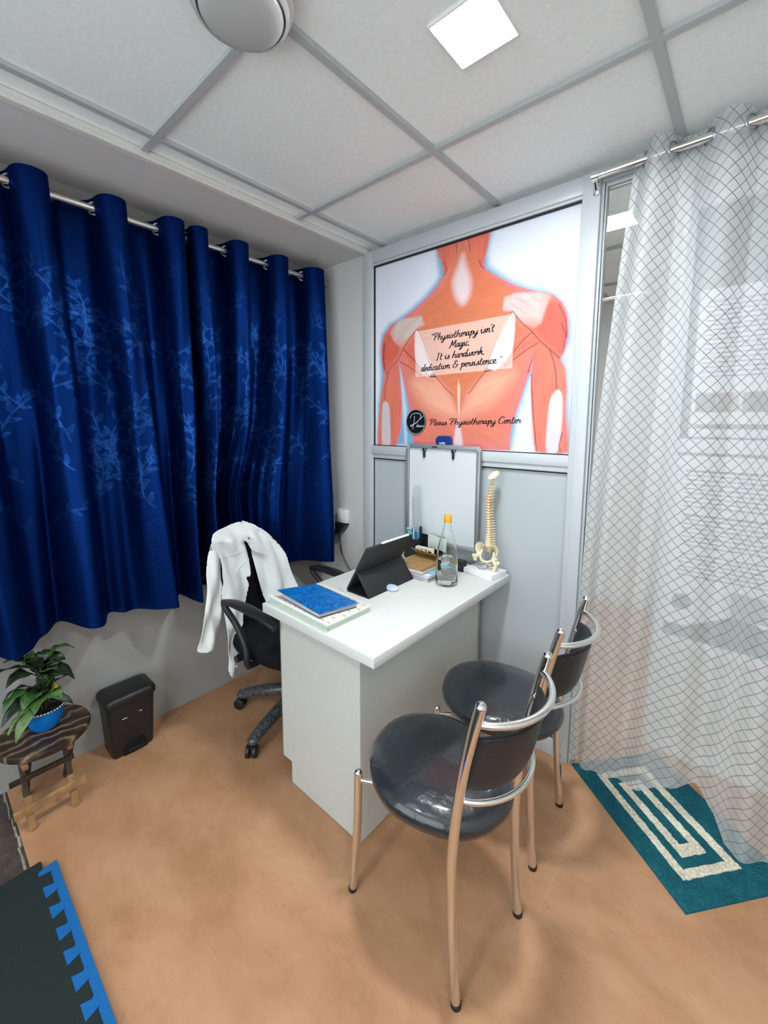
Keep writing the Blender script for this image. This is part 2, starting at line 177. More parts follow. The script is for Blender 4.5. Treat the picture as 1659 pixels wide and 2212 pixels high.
# ------------------------------------------------------------------ mesh building
class MB:
    def __init__(s): s.v = []; s.f = []; s.mi = []; s.uv = None
    def add(s, v, f, mi=0):
        o = len(s.v); s.v += [tuple(map(float, p)) for p in v]; s.f += [tuple(i+o for i in q) for q in f]; s.mi += [mi]*len(f)
    def box(s, c, size, bev=0., rot=0., tilt=None, seg=2, mi=0):
        bm = bmesh.new(); bmesh.ops.create_cube(bm, size=1)
        for v in bm.verts: v.co = Vector((v.co.x*size[0], v.co.y*size[1], v.co.z*size[2]))
        if bev > 0: bmesh.ops.bevel(bm, geom=bm.edges[:], offset=bev, segments=seg, affect='EDGES', profile=.5)
        M = Matrix.Translation(c) @ Matrix.Rotation(rot, 4, 'Z')
        if tilt: M = M @ Matrix.Rotation(tilt[0], 4, 'X') @ Matrix.Rotation(tilt[1], 4, 'Y')
        bm.verts.index_update()
        s.add([M @ v.co for v in bm.verts], [[v.index for v in f.verts] for f in bm.faces], mi); bm.free()
    def b(s, x0, x1, y0, y1, z0, z1, bev=0., mi=0):
        s.box(((x0+x1)/2, (y0+y1)/2, (z0+z1)/2), (abs(x1-x0), abs(y1-y0), abs(z1-z0)), bev, mi=mi)
    def tube(s, path, r, seg=12, caps=True, closed=False, mi=0, flat=1.):
        P = [Vector(p) for p in path]; n = len(P)
        R = r if isinstance(r, (list, tuple)) else [r]*n
        T = []
        for i in range(n):
            a = P[(i-1) % n] if (i > 0 or closed) else P[i]; b_ = P[(i+1) % n] if (i < n-1 or closed) else P[i]
            T.append((b_-a).normalized())
        up = Vector((0, 0, 1)) if abs(T[0].z) < .9 else Vector((1, 0, 0))
        nrm = (up - T[0]*up.dot(T[0])).normalized(); V = []
        for i in range(n):
            nrm = (nrm - T[i]*nrm.dot(T[i])).normalized(); bi = T[i].cross(nrm)
            for k in range(seg):
                a = 2*PI*k/seg; V.append(P[i]+nrm*(R[i]*math.cos(a)*flat)+bi*(R[i]*math.sin(a)))
        F = []
        for i in range(n if closed else n-1):
            j = (i+1) % n
            for k in range(seg): F.append((i*seg+k, i*seg+(k+1) % seg, j*seg+(k+1) % seg, j*seg+k))
        if caps and not closed: F.append(tuple(range(seg))[::-1]); F.append(tuple((n-1)*seg+k for k in range(seg)))
        s.add(V, F, mi)
    def lathe(s, prof, c=(0, 0, 0), seg=32, M=None, sx=1., sy=1., mi=0):
        V = []; F = []; n = len(prof)
        for r, z in prof:
            for k in range(seg):
                a = 2*PI*k/seg; p = Vector((r*math.cos(a)*sx, r*math.sin(a)*sy, z))
                if M is not None: p = M @ p
                V.append(p+Vector(c))
        for i in range(n-1):
            for k in range(seg): F.append((i*seg+k, i*seg+(k+1) % seg, (i+1)*seg+(k+1) % seg, (i+1)*seg+k))
        if prof[0][0] > 1e-5: F.append(tuple(range(seg))[::-1])
        if prof[-1][0] > 1e-5: F.append(tuple((n-1)*seg+k for k in range(seg)))
        s.add(V, F, mi)
    def ell(s, c, r, seg=14, rings=9, M=None, mi=0):
        V = []; F = []
        for i in range(rings+1):
            t = PI*i/rings
            for k in range(seg):
                a = 2*PI*k/seg; p = Vector((r[0]*math.sin(t)*math.cos(a), r[1]*math.sin(t)*math.sin(a), -r[2]*math.cos(t)))
                if M is not None: p = M @ p
                V.append(p+Vector(c))
        for i in range(rings):
            for k in range(seg): F.append((i*seg+k, i*seg+(k+1) % seg, (i+1)*seg+(k+1) % seg, (i+1)*seg+k))
        s.add(V, F, mi)
    def prism(s, poly, h0, h1, fn=None, mi=0):
        "poly in 2d extruded from h0 to h1; fn maps (a,b,h) to 3d"
        fn = fn or (lambda a, b_, h: (a, b_, h)); n = len(poly)
        V = [fn(a, b_, h0) for a, b_ in poly]+[fn(a, b_, h1) for a, b_ in poly]
        tri = mathutils.geometry.tessellate_polygon([[Vector((a, b_, 0)) for a, b_ in poly]])
        F = [tuple(t) for t in tri]+[tuple(i+n for i in t)[::-1] for t in tri]+[(i, (i+1) % n, (i+1) % n+n, i+n) for i in range(n)]
        s.add(V, F, mi)

def link(o): COL.objects.link(o); return o
def build(name, mb, mats, parent=None, smooth=None, local=False, label=None):
    me = bpy.data.meshes.new(name)
    off = Vector((0, 0, 0))
    if parent is not None and not local:
        p = parent
        while p is not None: off += p.location; p = p.parent
    me.from_pydata([tuple(Vector(v)-off) for v in mb.v] if off.length else mb.v, [], mb.f)
    if not isinstance(mats, (list, tuple)): mats = [mats]
    for m in mats: me.materials.append(m)
    if len(mats) > 1: me.polygons.foreach_set('material_index', mb.mi)
    bm = bmesh.new(); bm.from_mesh(me); bmesh.ops.recalc_face_normals(bm, faces=bm.faces[:]); bm.to_mesh(me); bm.free()
    if smooth:
        me.polygons.foreach_set('use_smooth', [True]*len(me.polygons))
        me.set_sharp_from_angle(angle=math.radians(smooth))
    me.update()
    o = link(bpy.data.objects.new(name, me))
    if parent is not None: o.parent = parent
    if label: o['label'] = label
    return o
def tag(o, label, cat, group=None, kind=None):
    o['label'] = label; o['category'] = cat
    if group: o['group'] = group
    if kind: o['kind'] = kind
    return o
def thing(name, loc, label, cat, group=None, rz=0.):
    o = link(bpy.data.objects.new(name, None)); o.location = loc; o.rotation_euler = (0, 0, rz); o.empty_display_size = .05
    return tag(o, label, cat, group)
def struct(name, mb, m, smooth=None, parent=None, label=None):
    o = build(name, mb, m, parent, smooth, label=label)
    if parent is None: o['kind'] = 'structure'
    return o
def solo(name, mb, m, label, cat, smooth=30, group=None):
    return tag(build(name, mb, m, None, smooth), label, cat, group)
def spline(pts, n=8, closed=False):
    P = [Vector(p) if len(p) == 3 else Vector((*p, 0)) for p in pts]; out = []; N = len(P)
    for i in range(N if closed else N-1):
        g = lambda k: P[k % N] if closed else P[min(max(k, 0), N-1)]
        a, b_, c, d = g(i-1), g(i), g(i+1), g(i+2)
        for k in range(n):
            t = k/n; out.append(.5*((2*b_)+(c-a)*t+(2*a-5*b_+4*c-d)*t*t+(3*b_-a-3*c+d)*t**3))
    if not closed: out.append(P[-1])
    return out
def np_mesh(name, V, F, m, parent=None, attrs=None, uv=None, smooth=True):
    me = bpy.data.meshes.new(name); V = np.asarray(V, np.float32); F = np.asarray(F, np.int32)
    me.vertices.add(len(V)); me.vertices.foreach_set('co', V.ravel())
    me.loops.add(F.size); me.loops.foreach_set('vertex_index', F.ravel())
    me.polygons.add(len(F)); me.polygons.foreach_set('loop_start', np.arange(len(F), dtype=np.int32)*F.shape[1])
    me.polygons.foreach_set('use_smooth', np.full(len(F), smooth))
    me.materials.append(m); me.update(calc_edges=True)
    if uv is not None:
        l = me.uv_layers.new(name='UVMap'); l.data.foreach_set('uv', np.asarray(uv, np.float32)[F.ravel()].ravel())
    for k, (typ, dat) in (attrs or {}).items():
        a = me.attributes.new(k, typ, 'POINT'); a.data.foreach_set('color' if typ == 'FLOAT_COLOR' else 'value', np.asarray(dat, np.float32).ravel())
    o = link(bpy.data.objects.new(name, me))
    if parent is not None: o.parent = parent
    return o
def grid_faces(nu, nv):
    i = np.arange(nu-1)[:, None]; j = np.arange(nv-1)[None, :]
    a = (i*nv+j).ravel(); return np.stack([a, a+nv, a+nv+1, a+1], 1)
def seg_dist(X, Y, pts, closed=False):
    D = np.full(X.shape, 1e9); n = len(pts)
    for i in range(n if closed else n-1):
        ax, ay = pts[i]; bx, by = pts[(i+1) % n]; dx, dy = bx-ax, by-ay; L2 = dx*dx+dy*dy+1e-12
        t = np.clip(((X-ax)*dx+(Y-ay)*dy)/L2, 0, 1); D = np.minimum(D, (X-ax-t*dx)**2+(Y-ay-t*dy)**2)
    return np.sqrt(D)
def inside(X, Y, pts):
    I = np.zeros(X.shape, bool); n = len(pts)
    for i in range(n):
        ax, ay = pts[i]; bx, by = pts[(i+1) % n]
        if ay == by: continue
        I ^= ((ay > Y) != (by > Y)) & (X < (bx-ax)*(Y-ay)/(by-ay)+ax)
    return I
def sdf(X, Y, pts): d = seg_dist(X, Y, pts, True); return np.where(inside(X, Y, pts), -d, d)
def vnoise(X, Y, seed=0):
    r = np.random.RandomState(seed); T = r.rand(64, 64)
    xi = np.floor(X).astype(int); yi = np.floor(Y).astype(int); fx = X-xi; fy = Y-yi; fx = fx*fx*(3-2*fx); fy = fy*fy*(3-2*fy)
    g = lambda a, b_: T[a % 64, b_ % 64]
    return (g(xi, yi)*(1-fx)+g(xi+1, yi)*fx)*(1-fy)+(g(xi, yi+1)*(1-fx)+g(xi+1, yi+1)*fx)*fy

# ------------------------------------------------------------------ room shell
H = 2.338; XW = -.4226; XR = 2.75; YB = -3.3; YF = 1.9
mb = MB(); mb.b(XW-.1, XR, -1.60, YF, -.05, 0); fl = struct('floor', mb, floor_mat())
mb = MB(); mb.b(XW-.1, XR, YB, -1.600, -.05, -.002); struct('floor_stone', mb, mat('dark_stone_tile', (.070, .055, .046), .55, noise=.35, nscale=30, bump=.3, bscale=50))
mb = MB()
for k in range(60):
    x0 = XW+k*.053; mb.box((x0+.026, -1.609+rnd.uniform(-.003, .003), -.001+rnd.uniform(-.001, .001)), (.056, .004+rnd.uniform(0, .006), .003), .002, rot=rnd.uniform(-.08, .08))
struct('trim_1', mb, mat('rough_cement_seam', (.30, .28, .23), .85, noise=.4, nscale=80, bump=.6, bscale=90))
mb = MB(); mb.b(XW-.1, XR, YB, YF, H+.012, H+.06); struct('ceiling', mb, CEIL)
# lowered strip over the window, its plaster bead and the metal grid
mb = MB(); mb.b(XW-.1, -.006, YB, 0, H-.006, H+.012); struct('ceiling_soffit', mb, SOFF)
mb = MB(); mb.b(-.014, .018, YB, 0, H-.018, H+.012, .005); struct('trim_2', mb, mat('bead_paint', (.72, .72, .68), .6, bump=.3, bscale=60))
G = .64407; X0 = .1161; Y0 = -.4818
def gridbar(name, x0, x1, y0, y1, z1):
    m_ = MB(); m_.b(x0, x1, y0, y1, H-.001, z1, .0015); struct(name, m_, GRID)
n = 3
for k in range(4):
    gridbar('trim_%d' % n, X0+G*k-.012, X0+G*k+.012, YB, YF, H+.014); n += 1
for k in range(-3, 5):
    gridbar('trim_%d' % n, .019, XR, Y0-G*k-.012, Y0-G*k+.012, H+.0135); n += 1
for k in range(3):
    mb = MB()
    mb.b(X0+G*k-.013, X0+G*k+.013, -.06, -.0, H-.0015, H+.002)
# walls
mb = MB(); mb.b(XW-.1, XW, YB, .1, 0, H+.02); struct('wall_left', mb, mat('shade_toned_window_wall', (.37, .365, .35), .75, bump=.08, bscale=25))  # end wall's paint, darkened for the shade under the curtain
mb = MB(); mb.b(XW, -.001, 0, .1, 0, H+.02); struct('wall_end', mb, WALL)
# rear wall with an unseen wide window added as fill light for the ceiling
WX0, WX1, WZ0, WZ1 = -.1, 2.5, .35, 2.15
mb = MB(); mb.b(XW-.1, WX0, YB-.1, YB, -.05, H+.06); mb.b(WX1, XR, YB-.1, YB, -.05, H+.06); mb.b(WX0, WX1, YB-.1, YB, -.05, WZ0); mb.b(WX0, WX1, YB-.1, YB, WZ1, H+.06); struct('wall_back', mb, WALLB)
mb = MB(); mb.b(WX0, WX0+.04, YB-.06, YB-.02, WZ0, WZ1); mb.b(WX1-.04, WX1, YB-.06, YB-.02, WZ0, WZ1); mb.b(WX0+.04, WX1-.04, YB-.06, YB-.02, WZ0, WZ0+.04); mb.b(WX0+.04, WX1-.04, YB-.06, YB-.02, WZ1-.04, WZ1); mb.b(1.18, 1.22, YB-.06, YB-.02, WZ0+.04, WZ1-.04); struct('added_window_1', mb, ALU)
pl_ = bpy.data.lights.new('added_daylight_opening', 'AREA'); pl_.shape = 'RECTANGLE'; pl_.size = WX1-WX0; pl_.size_y = WZ1-WZ0; pl_.cycles.is_portal = True  # portal for the fill daylight of the added rear window
po_ = link(bpy.data.objects.new('added_daylight_opening', pl_)); po_.location = ((WX0+WX1)/2, YB-.07, (WZ0+WZ1)/2); po_.rotation_euler = (PI/2, 0, 0)
mb = MB(); mb.b(XR, XR+.1, YB-.1, YF+.1, -.05, H+.06); struct('wall_right', mb, WALLB)
mb = MB(); mb.b(XW-.1, XR, YF, YF+.1, -.05, H+.06); struct('wall_far', mb, WALLB)
mb = MB(); mb.b(XW-.2, XW-.1, .1, YF, -.05, H+.06); struct('wall_far_left', mb, WALLB)
# white bead of filler in the corner
mb = MB(); mb.tube([(-.004+.002*math.sin(k*1.7), -.006, .03+k*.092) for k in range(25)], [.0035+.001*math.sin(k*2.3) for k in range(25)], 8)
struct('trim_20', mb, mat('filler_bead', (.80, .78, .66), .5), smooth=60)

# ------------------------------------------------------------------ partition
pw = thing('partition_frame', (.58, -.02, 0), 'white aluminium partition frame with a rail at mid height behind the desk', 'partition')
XP0, XP1, XQ = .008, 1.110, 1.172
ZR0, ZR1 = 1.243, 1.300
fr = MB()
fr.b(-.0, .060, -.028, .02, 0, H-.012, .003); build('stile', fr, ALU, pw, 40)
fr = MB(); fr.b(XP1, XQ, -.03, .022, 0, H-.012, .003); fr.b(XP1+.02, XP1+.023, -.0315, -.02, 0, H-.1); build('post', fr, ALU, pw, 40)
fr = MB(); fr.b(.055, XP1+.003, -.027, .02, 2.262, H-.012, .003); fr.b(.055, XP1, -.022, .02, 2.250, 2.262, .002); build('header_rail', fr, ALU, pw, 40)
fr = MB(); fr.b(.055, XP1+.003, -.032, .02, ZR0+.012, ZR1, .003); fr.b(.060, XP1, -.024, .02, ZR0-.012, ZR0+.012, .003); build('middle_rail', fr, ALU, pw, 40)
fr = MB(); fr.b(.055, XP1+.003, -.028, .02, 0, .075, .003); build('bottom_rail', fr, ALU, pw, 40)
fr = MB()
for (x0, x1, z0, z1) in ((.060, XP1, ZR1, 2.250), (.060, XP1, .075, ZR0-.012)):
    w = .0045
    fr.b(x0, x1, -.014, .0, z1-w-.002, z1); fr.b(x0, x1, -.014, 0, z0, z0+w-.001); fr.b(x0, x0+w, -.014, 0, z0, z1); fr.b(x1-w, x1, -.014, 0, z0, z1)
build('gasket', fr, GASK, pw)
fr = MB(); fr.b(.06, XP1, -.010, .012, .07, ZR0-.005); build('lower_panel', fr, BOARD, pw)
fr = MB(); fr.b(.06, XP1, .0, .012, ZR1-.005, 2.255); build('upper_panel', fr, BOARD, pw)
# open doorway right of the poster: slim frame only
fr = MB(); fr.b(XQ, XR, -.02, .02, 2.285, H-.012, .003); fr.b(XQ+.012, XR, -.012, .012, 2.270, 2.285, .002); fr.b(XQ, XQ+.010, -.016, .018, 0, 2.285, .002); fr.b(XQ+.013, XQ+.019, -.014, .016, 0, 2.28, .002)
struct('door_1', fr, mat('grey_white_aluminium', (.42, .45, .47), .35), 40)

# ------------------------------------------------------------------ poster
def paint_poster():
    x0, x1, z0, z1 = .0645, XP1-.0045, ZR1+.0035, 2.2435
    nu, nv = 440, 400
    X, Z = np.meshgrid(np.linspace(x0, x1, nu), np.linspace(z0, z1, nv), indexing='ij')
    lin = lambda c: np.array([(v/255/12.92 if v/255 <= .04045 else ((v/255+.055)/1.055)**2.4) for v in c])
    C_ = np.zeros((nu, nv, 3)); t = ((Z-z0)/(z1-z0))[..., None]
    C_[:] = lin((232, 236, 244))*(1-t)+lin((222, 227, 239))*t
    A = {k: ([(q.x, q.y) for q in spline(v, 4, True)] if k in ('elbL', 'elbR', 'tend', 'whL', 'whR', 'deltL', 'deltR', 'latL', 'latR', 'armL', 'armR', 'lowt2') else v) for k, v in ART.items()}
    def soft(poly, w): return np.clip(.5-sdf(X, Z, poly)/w, 0, 1)
    def lay(k, col, w=.004, op=1., tex=0., ang=0., sc=260.):
        nonlocal C_
        a = soft(A[k], w)*op
        c = np.array(lin(col))[None, None, :]*np.ones_like(C_)
        if tex:
            u = X*math.cos(ang)+Z*math.sin(ang); v = -X*math.sin(ang)+Z*math.cos(ang)
            f = (vnoise(u*22, v*sc, 3)*.6+vnoise(u*9, v*60, 5)*.4-.5)*2*tex
            c = np.clip(c*(1+f[..., None]), 0, 1)
        C_ = C_*(1-a[..., None])+c*a[..., None]
    lay('halo', (84, 158, 200), .03, .85)
    body = soft(A['body'], .004)
    d = sdf(X, Z, A['body'])
    lay('body', (222, 126, 106), .004, 1, .10, -.35)
    edge = np.clip(1+d/.05, 0, 1)*body*.55      # pinker rim of the drawing
    C_ = C_*(1-edge[..., None])+lin((226, 124, 140))*edge[..., None]
    lay('latL', (236, 172, 146), .07, .9, .08, -.5); lay('latR', (236, 170, 144), .07, .9, .08, .5)
    lay('armL', (226, 120, 96), .02, .75, .18, 1.5); lay('armR', (224, 118, 98), .02, .8, .2, 1.55)
    lay('deltL', (214, 98, 78), .03, .85, .16, 1.2); lay('deltR', (222, 96, 82), .03, .85, .16, -1.1)
    lay('neckL', (214, 110, 88), .01, .8, .2, 1.4); lay('neckR', (222, 112, 88), .01, .8, .2, 1.5)
    lay('capL', (214, 108, 92), .006, .8, .2, -.7); lay('capR', (232, 116, 98), .006, .8, .22, .6)
    lay('trap', (212, 122, 84), .02, .8, .13, .2)
    up = np.clip((Z-1.93)/.12, 0, 1)*soft(A['trap'], .02)*.35
    C_ = C_*(1-up[..., None])+lin((226, 112, 82))*up[..., None]
    for k in ('whL', 'whR'): lay(k, (226, 214, 216), .004)
    lay('acrL', (205, 188, 184), .012, .95, .16, .9); lay('acrR', (208, 192, 188), .012, .95, .16, -.7)
    for k, ref, dx, dz in (('acrL', 'acrL', 1, -1), ('acrR', 'acrR', 1, -1)):
        xs_ = [p[0] for p in A[k]]; zs_ = [p[1] for p in A[k]]; gz = np.clip((min(zs_)+.055-Z)/.06, 0, 1)*soft(A[k], .006)*.75
        gx = (np.clip((X-max(xs_)+.05)/.06, 0, 1) if k == 'acrR' else np.clip((min(xs_)+.04-X)/.05, 0, 1))*soft(A[k], .006)*.6
        g_ = np.maximum(gz, gx); C_ = C_*(1-g_[..., None])+lin((226, 122, 100))*g_[..., None]
    for k in ('whL', 'whR'):
        dd = np.clip(1+sdf(X, Z, A[k])/.03, 0, 1)*soft(A[k], .003)*.35; C_ = C_*(1-dd[..., None])+lin((214, 150, 140))*dd[..., None]
    lay('tend', (230, 208, 214), .035, .95); lay('lowt', (232, 196, 190), .006); lay('lowt2', (226, 200, 210), .014)
    lay('elbL', (206, 196, 206), .008); lay('elbR', (214, 208, 214), .008)
    lay('gapL', (110, 62, 58), .003); lay('gapR', (110, 60, 56), .003)
    # white shoulder-to-arm streak on the right
    for l, w, c, op in [(ARTLINES[18], .006, (120, 40, 44), .5)]+[(l, .0022, (122, 48, 44), .85) for l in ARTLINES]:
        a = np.clip(1.4-seg_dist(X, Z, l)/w, 0, 1)*op*body; C_ = C_*(1-a[..., None])+lin(c)*a[..., None]
    a = soft(QUOTE, .0015)*.45; C_ = C_*(1-a[..., None])+lin((246, 232, 224))*a[..., None]
    C_ *= (1+(vnoise(X*350, Z*350, 9)-.5)*.05)[..., None]
    V = np.stack([X, np.full_like(X, -.0045), Z], -1).reshape(-1, 3)
    rgba = np.concatenate([np.clip(C_, 0, 1), np.ones((nu, nv, 1))], -1).reshape(-1, 4)
    return V, grid_faces(nu, nv), rgba, (x0, x1, z0, z1)
V, F, rgba, (px0, px1, pz0, pz1) = paint_poster()
po = thing('anatomy_poster', (.585, -.005, 1.3), 'large glossy poster of back muscles with a physiotherapy quote', 'poster')
V = V-np.array([.585, -.005, 1.3])
pm = attr_mat('printed_poster', 'Col', .35, .4, .15)
np_mesh('print', V, F, pm, po, {'Col': ('FLOAT_COLOR', rgba)}, smooth=False)
mb = MB(); mb.b(px0-.0005, px1+.0005, -.0044, -.0008, pz0-.0005, pz1+.0005); build('backing_sheet', mb, PAPER, po)

GLY = {
'P': (1.25, [[(.35, 0), (.5, .8), (.7, 1.9)], [(.0, 1.45), (.3, 1.95), (.9, 2.05), (1.25, 1.75), (1.1, 1.25), (.7, .95), (.45, .95)]]),
'h': (.95, [[(0, 0), (.2, 1), (.45, 2.0)], [(.1, .4), (.35, .9), (.6, 1), (.68, .75), (.6, .25), (.75, 0), (.95, .15)]]),
'y': (.85, [[(.05, .95), (.05, .4), (.2, .05), (.45, .15), (.65, .6)], [(.75, 1), (.6, .2), (.4, -.7), (.1, -.95), (0, -.65), (.35, -.25), (.9, .2)]]),
's': (.65, [[(-.05, .1), (.25, .5), (.45, 1.05), (.4, .6), (.55, .25), (.4, 0), (.1, .05)]]),
'i': (.5, [[(.0, .6), (.2, .95), (.15, .4), (.25, .02), (.5, .2)], [(.32, 1.4), (.36, 1.5)]]),
'o': (.75, [[(.45, .95), (.15, .8), (.05, .3), (.25, 0), (.5, .2), (.55, .7), (.45, .95), (.55, .8), (.8, .85)]]),
't': (.55, [[(.38, 1.8), (.2, .9), (.12, .3), (.25, 0), (.5, .15)], [(-.05, 1.15), (.6, 1.25)]]),
'e': (.62, [[(.0, .35), (.45, .6), (.5, .9), (.3, 1), (.1, .65), (.1, .2), (.3, 0), (.65, .2)]]),
'r': (.6, [[(0, .5), (.2, 1.05), (.25, .85), (.5, .85), (.4, .4), (.45, .05), (.65, .15)]]),
'a': (.8, [[(.55, .85), (.3, 1), (.05, .6), (.08, .1), (.3, .1), (.55, .6), (.6, .95), (.52, .3), (.6, 0), (.8, .15)]]),
'p': (.8, [[(.05, .6), (.3, 1), (.15, 0), (-.05, -.9)], [(.25, .6), (.5, 1), (.7, .75), (.6, .2), (.35, 0), (.2, .15)]]),
'n': (.85, [[(.05, .6), (.2, 1), (.1, 0)], [(.15, .5), (.4, .95), (.6, .9), (.55, .3), (.65, 0), (.85, .15)]]),
"'": (.2, [[(.1, 2.0), (.05, 1.65)]]),
'M': (1.5, [[(-.1, -.2), (.2, .6), (.5, 1.95)], [(.5, 1.95), (.6, 1), (.65, .4)], [(.65, .4), (1, 1.3), (1.35, 1.95)], [(1.35, 1.95), (1.2, 1), (1.2, .2), (1.35, 0), (1.5, .1)]]),
'g': (.8, [[(.55, .85), (.3, 1), (.05, .6), (.1, .1), (.3, .1), (.55, .6)], [(.62, 1), (.5, 0), (.3, -.75), (.05, -.9), (0, -.6), (.4, -.2), (.85, .2)]]),
'c': (.6, [[(.5, .8), (.35, 1), (.08, .65), (.08, .2), (.28, 0), (.6, .2)]]),
'I': (.8, [[(.5, 1.9), (.35, 1), (.15, 0)], [(.15, 1.9), (.85, 1.95)], [(-.15, 0), (.45, .02)]]),
'd': (.8, [[(.55, .85), (.3, 1), (.05, .6), (.08, .1), (.3, .1), (.5, .5)], [(.95, 2), (.65, 1), (.52, .3), (.6, 0), (.8, .15)]]),
'w': (1.1, [[(.05, .9), (.08, .3), (.2, 0), (.45, .3), (.55, .95)], [(.55, .95), (.5, .3), (.65, 0), (.9, .3), (1, .95), (1.15, .8)]]),
'k': (.85, [[(0, 0), (.2, 1), (.4, 2)], [(.1, .45), (.4, .9), (.6, .95), (.5, .6), (.25, .5)], [(.25, .5), (.5, .35), (.6, 0), (.85, .15)]]),
'&': (1.2, [[(.9, 1.5), (.7, 1.9), (.4, 1.7), (.45, 1.25), (.7, 1.1)], [(.7, 1.1), (.3, 1), (.05, .5), (.2, .05), (.6, .05), (.85, .45), (1, .9)], [(.7, .75), (1.2, .85)]]),
'l': (.45, [[(.45, 2), (.2, 1), (.08, .25), (.2, 0), (.45, .15)]]),
'x': (.65, [[(.05, .9), (.2, .95), (.4, .1), (.6, .05)], [(.6, .95), (.1, 0)]]),
'u': (.8, [[(.1, 1), (.05, .3), (.2, 0), (.45, .3), (.6, 1)], [(.6, 1), (.5, .3), (.6, 0), (.8, .15)]]),
'C': (1.05, [[(1.05, 1.6), (.9, 1.95), (.55, 1.9), (.15, 1.2), (.05, .5), (.3, 0), (.7, .05), (1, .35)]]),
'.': (.3, [[(.1, 0), (.14, .08)]]), ',': (.3, [[(.12, .05), (.03, -.22)]]),
'"': (.4, [[(.1, 1.95), (.05, 1.7)], [(.3, 1.95), (.25, 1.7)]]), ' ': (.55, []),
}
def script_line(mb, text, a, b_, xh, y=-.0049, slant=.08, wmul=1.):
    a = Vector((a[0], a[1])); b_ = Vector((b_[0], b_[1])); tot = sum(GLY[c][0] for c in text)
    d = b_-a; L = d.length; d /= L; nrm = Vector((-d.y, d.x)); sx = L/tot; cx = 0.
    for c in text:
        adv, st = GLY[c]
        for s_ in st:
            pts = spline(s_, 7); V = []; F = []
            for i, p in enumerate(pts):
                q = pts[min(i+1, len(pts)-1)]-pts[max(i-1, 0)]
                wv = xh*wmul*(.075+.100*abs(q.y)/(q.length+1e-6))
                tn = Vector((-(q.y*xh), q.x*sx)); tn = tn.normalized() if tn.length > 0 else Vector((1, 0))
                base = Vector(((cx+p.x+slant*p.y)*sx, p.y*xh))
                for sg in (-1, 1):
                    w2 = base+tn*wv*sg*.8; P_ = a+d*w2.x+nrm*w2.y; V.append((P_.x, y, P_.y))
            for i in range(len(pts)-1): F.append((2*i, 2*i+1, 2*i+3, 2*i+2))
            o = len(V); V += [(v[0], y+.0003, v[2]) for v in V]
            F += [tuple(k+o for k in f)[::-1] for f in F]
            for i in range(len(pts)-1): F += [(2*i, 2*i+2, 2*i+2+o, 2*i+o), (2*i+1, 2*i+1+o, 2*i+3+o, 2*i+3)]
            mb.add(V, F)
        cx += adv
INK = mat('black_ink', (.012, .008, .014), .4)
for t_, a_, b2_ in TEXT:
    mb = MB(); script_line(mb, t_, a_, b2_, .0165 if t_[:2] != 'Pl' else .0150, wmul=1.15)
    build('lettering', mb, INK, po)
# closing quote mark
mb = MB(); script_line(mb, '"', (TEXT[3][2][0]+.012, TEXT[3][2][1]-.006), (TEXT[3][2][0]+.024, TEXT[3][2][1]-.004), .0165); build('lettering', mb, INK, po)
lg = MB(); (lx, lz) = LOGO[0]; lrx = (LOGO[2][0]-LOGO[1][0])/2; lrz = (LOGO[3][1]-LOGO[4][1])/2
lg.prism([(lx+lrx*math.cos(a*PI/32), lz+lrz*math.sin(a*PI/32)) for a in range(64)], -.0052, -.0115, lambda a, b_, h: (a, h, b_))
bd = build('round_logo_badge', lg, mat('badge_black', (.006, .008, .014), .3), po)
lg = MB(); lg.tube([(lx+lrx*.97*math.cos(a*PI/32), -.0115, lz+lrz*.97*math.sin(a*PI/32)) for a in range(64)], .0022, 8, closed=True); build('badge_rim', lg, mat('green_grey_rim', (.22, .30, .26), .3), bd, 60)
lg = MB()
for s_ in ([(-.62, .28), (-.3, .62), (.3, .66), (.52, .42), (.2, .0), (-.2, -.22), (-.45, -.38), (-.5, -.28), (.0, -.1), (.75, .45)], [(-.12, .48), (-.15, .1), (-.3, -.62)]):
    lg.tube([(lx+p.x*lrx, -.012, lz+p.y*lrz) for p in spline(s_, 8)], .0011, 6)
build('badge_lettering', lg, mat('white_ink', (.8, .8, .82), .5), bd)
lg = MB(); script_line(lg, 'lexus', (lx+.005, lz-.30*lrz-.008), (lx+.005+lrx*.75, lz-.30*lrz-.005), .0075, y=-.0122); build('badge_lettering', lg, MATS.get('white_ink') or mat('white_ink', (.8, .8, .82), .5), bd)
# ------------------------------------------------------------------ lamps
def lamp(x, y, label, w=.15, strength=135.):
    t = thing('ceiling_light', (x, y, H), label, 'ceiling light')
    m_ = MB(); h = w/2
    for a in (-1, 1):
        m_.b(x-h-.004, x+h+.004, y+a*(h+.002)-.002, y+a*(h+.002)+.002, H+.003, H+.012)
        m_.b(x+a*(h+.002)-.002, x+a*(h+.002)+.002, y-h, y+h, H+.003, H+.012)
    build('frame', m_, mat('lamp_frame_white', (.8, .8, .8), .4), t)
    m_ = MB(); m_.b(x-h, x+h, y-h, y+h, H+.004, H+.011); build('diffuser', m_, emission('lamp_glow_%d' % int(strength*10+x*7), (.93, .985, 1.), strength), t)
    return t
lamp(1.083, -.787, 'bright square light in the ceiling above the front chair')
lamp(1.095, .49, "square ceiling light of the next room, glimpsed beside the sheer curtain's left edge", .16, 60)
lamp(1.083, -2.35, 'square ceiling light of the unseen rear half of the room', .15, 100)
lamp(2.0, .95, 'unseen square ceiling light of the next room, brightening the view through the sheer curtain', .16, 100)  # unseen lamp, turned up so the view through the sheer brightens
lamp(2.3, -2.1, 'unseen square ceiling light added in the right rear corner', .15, 55)  # extra unseen lamp added to light the desk's side panel

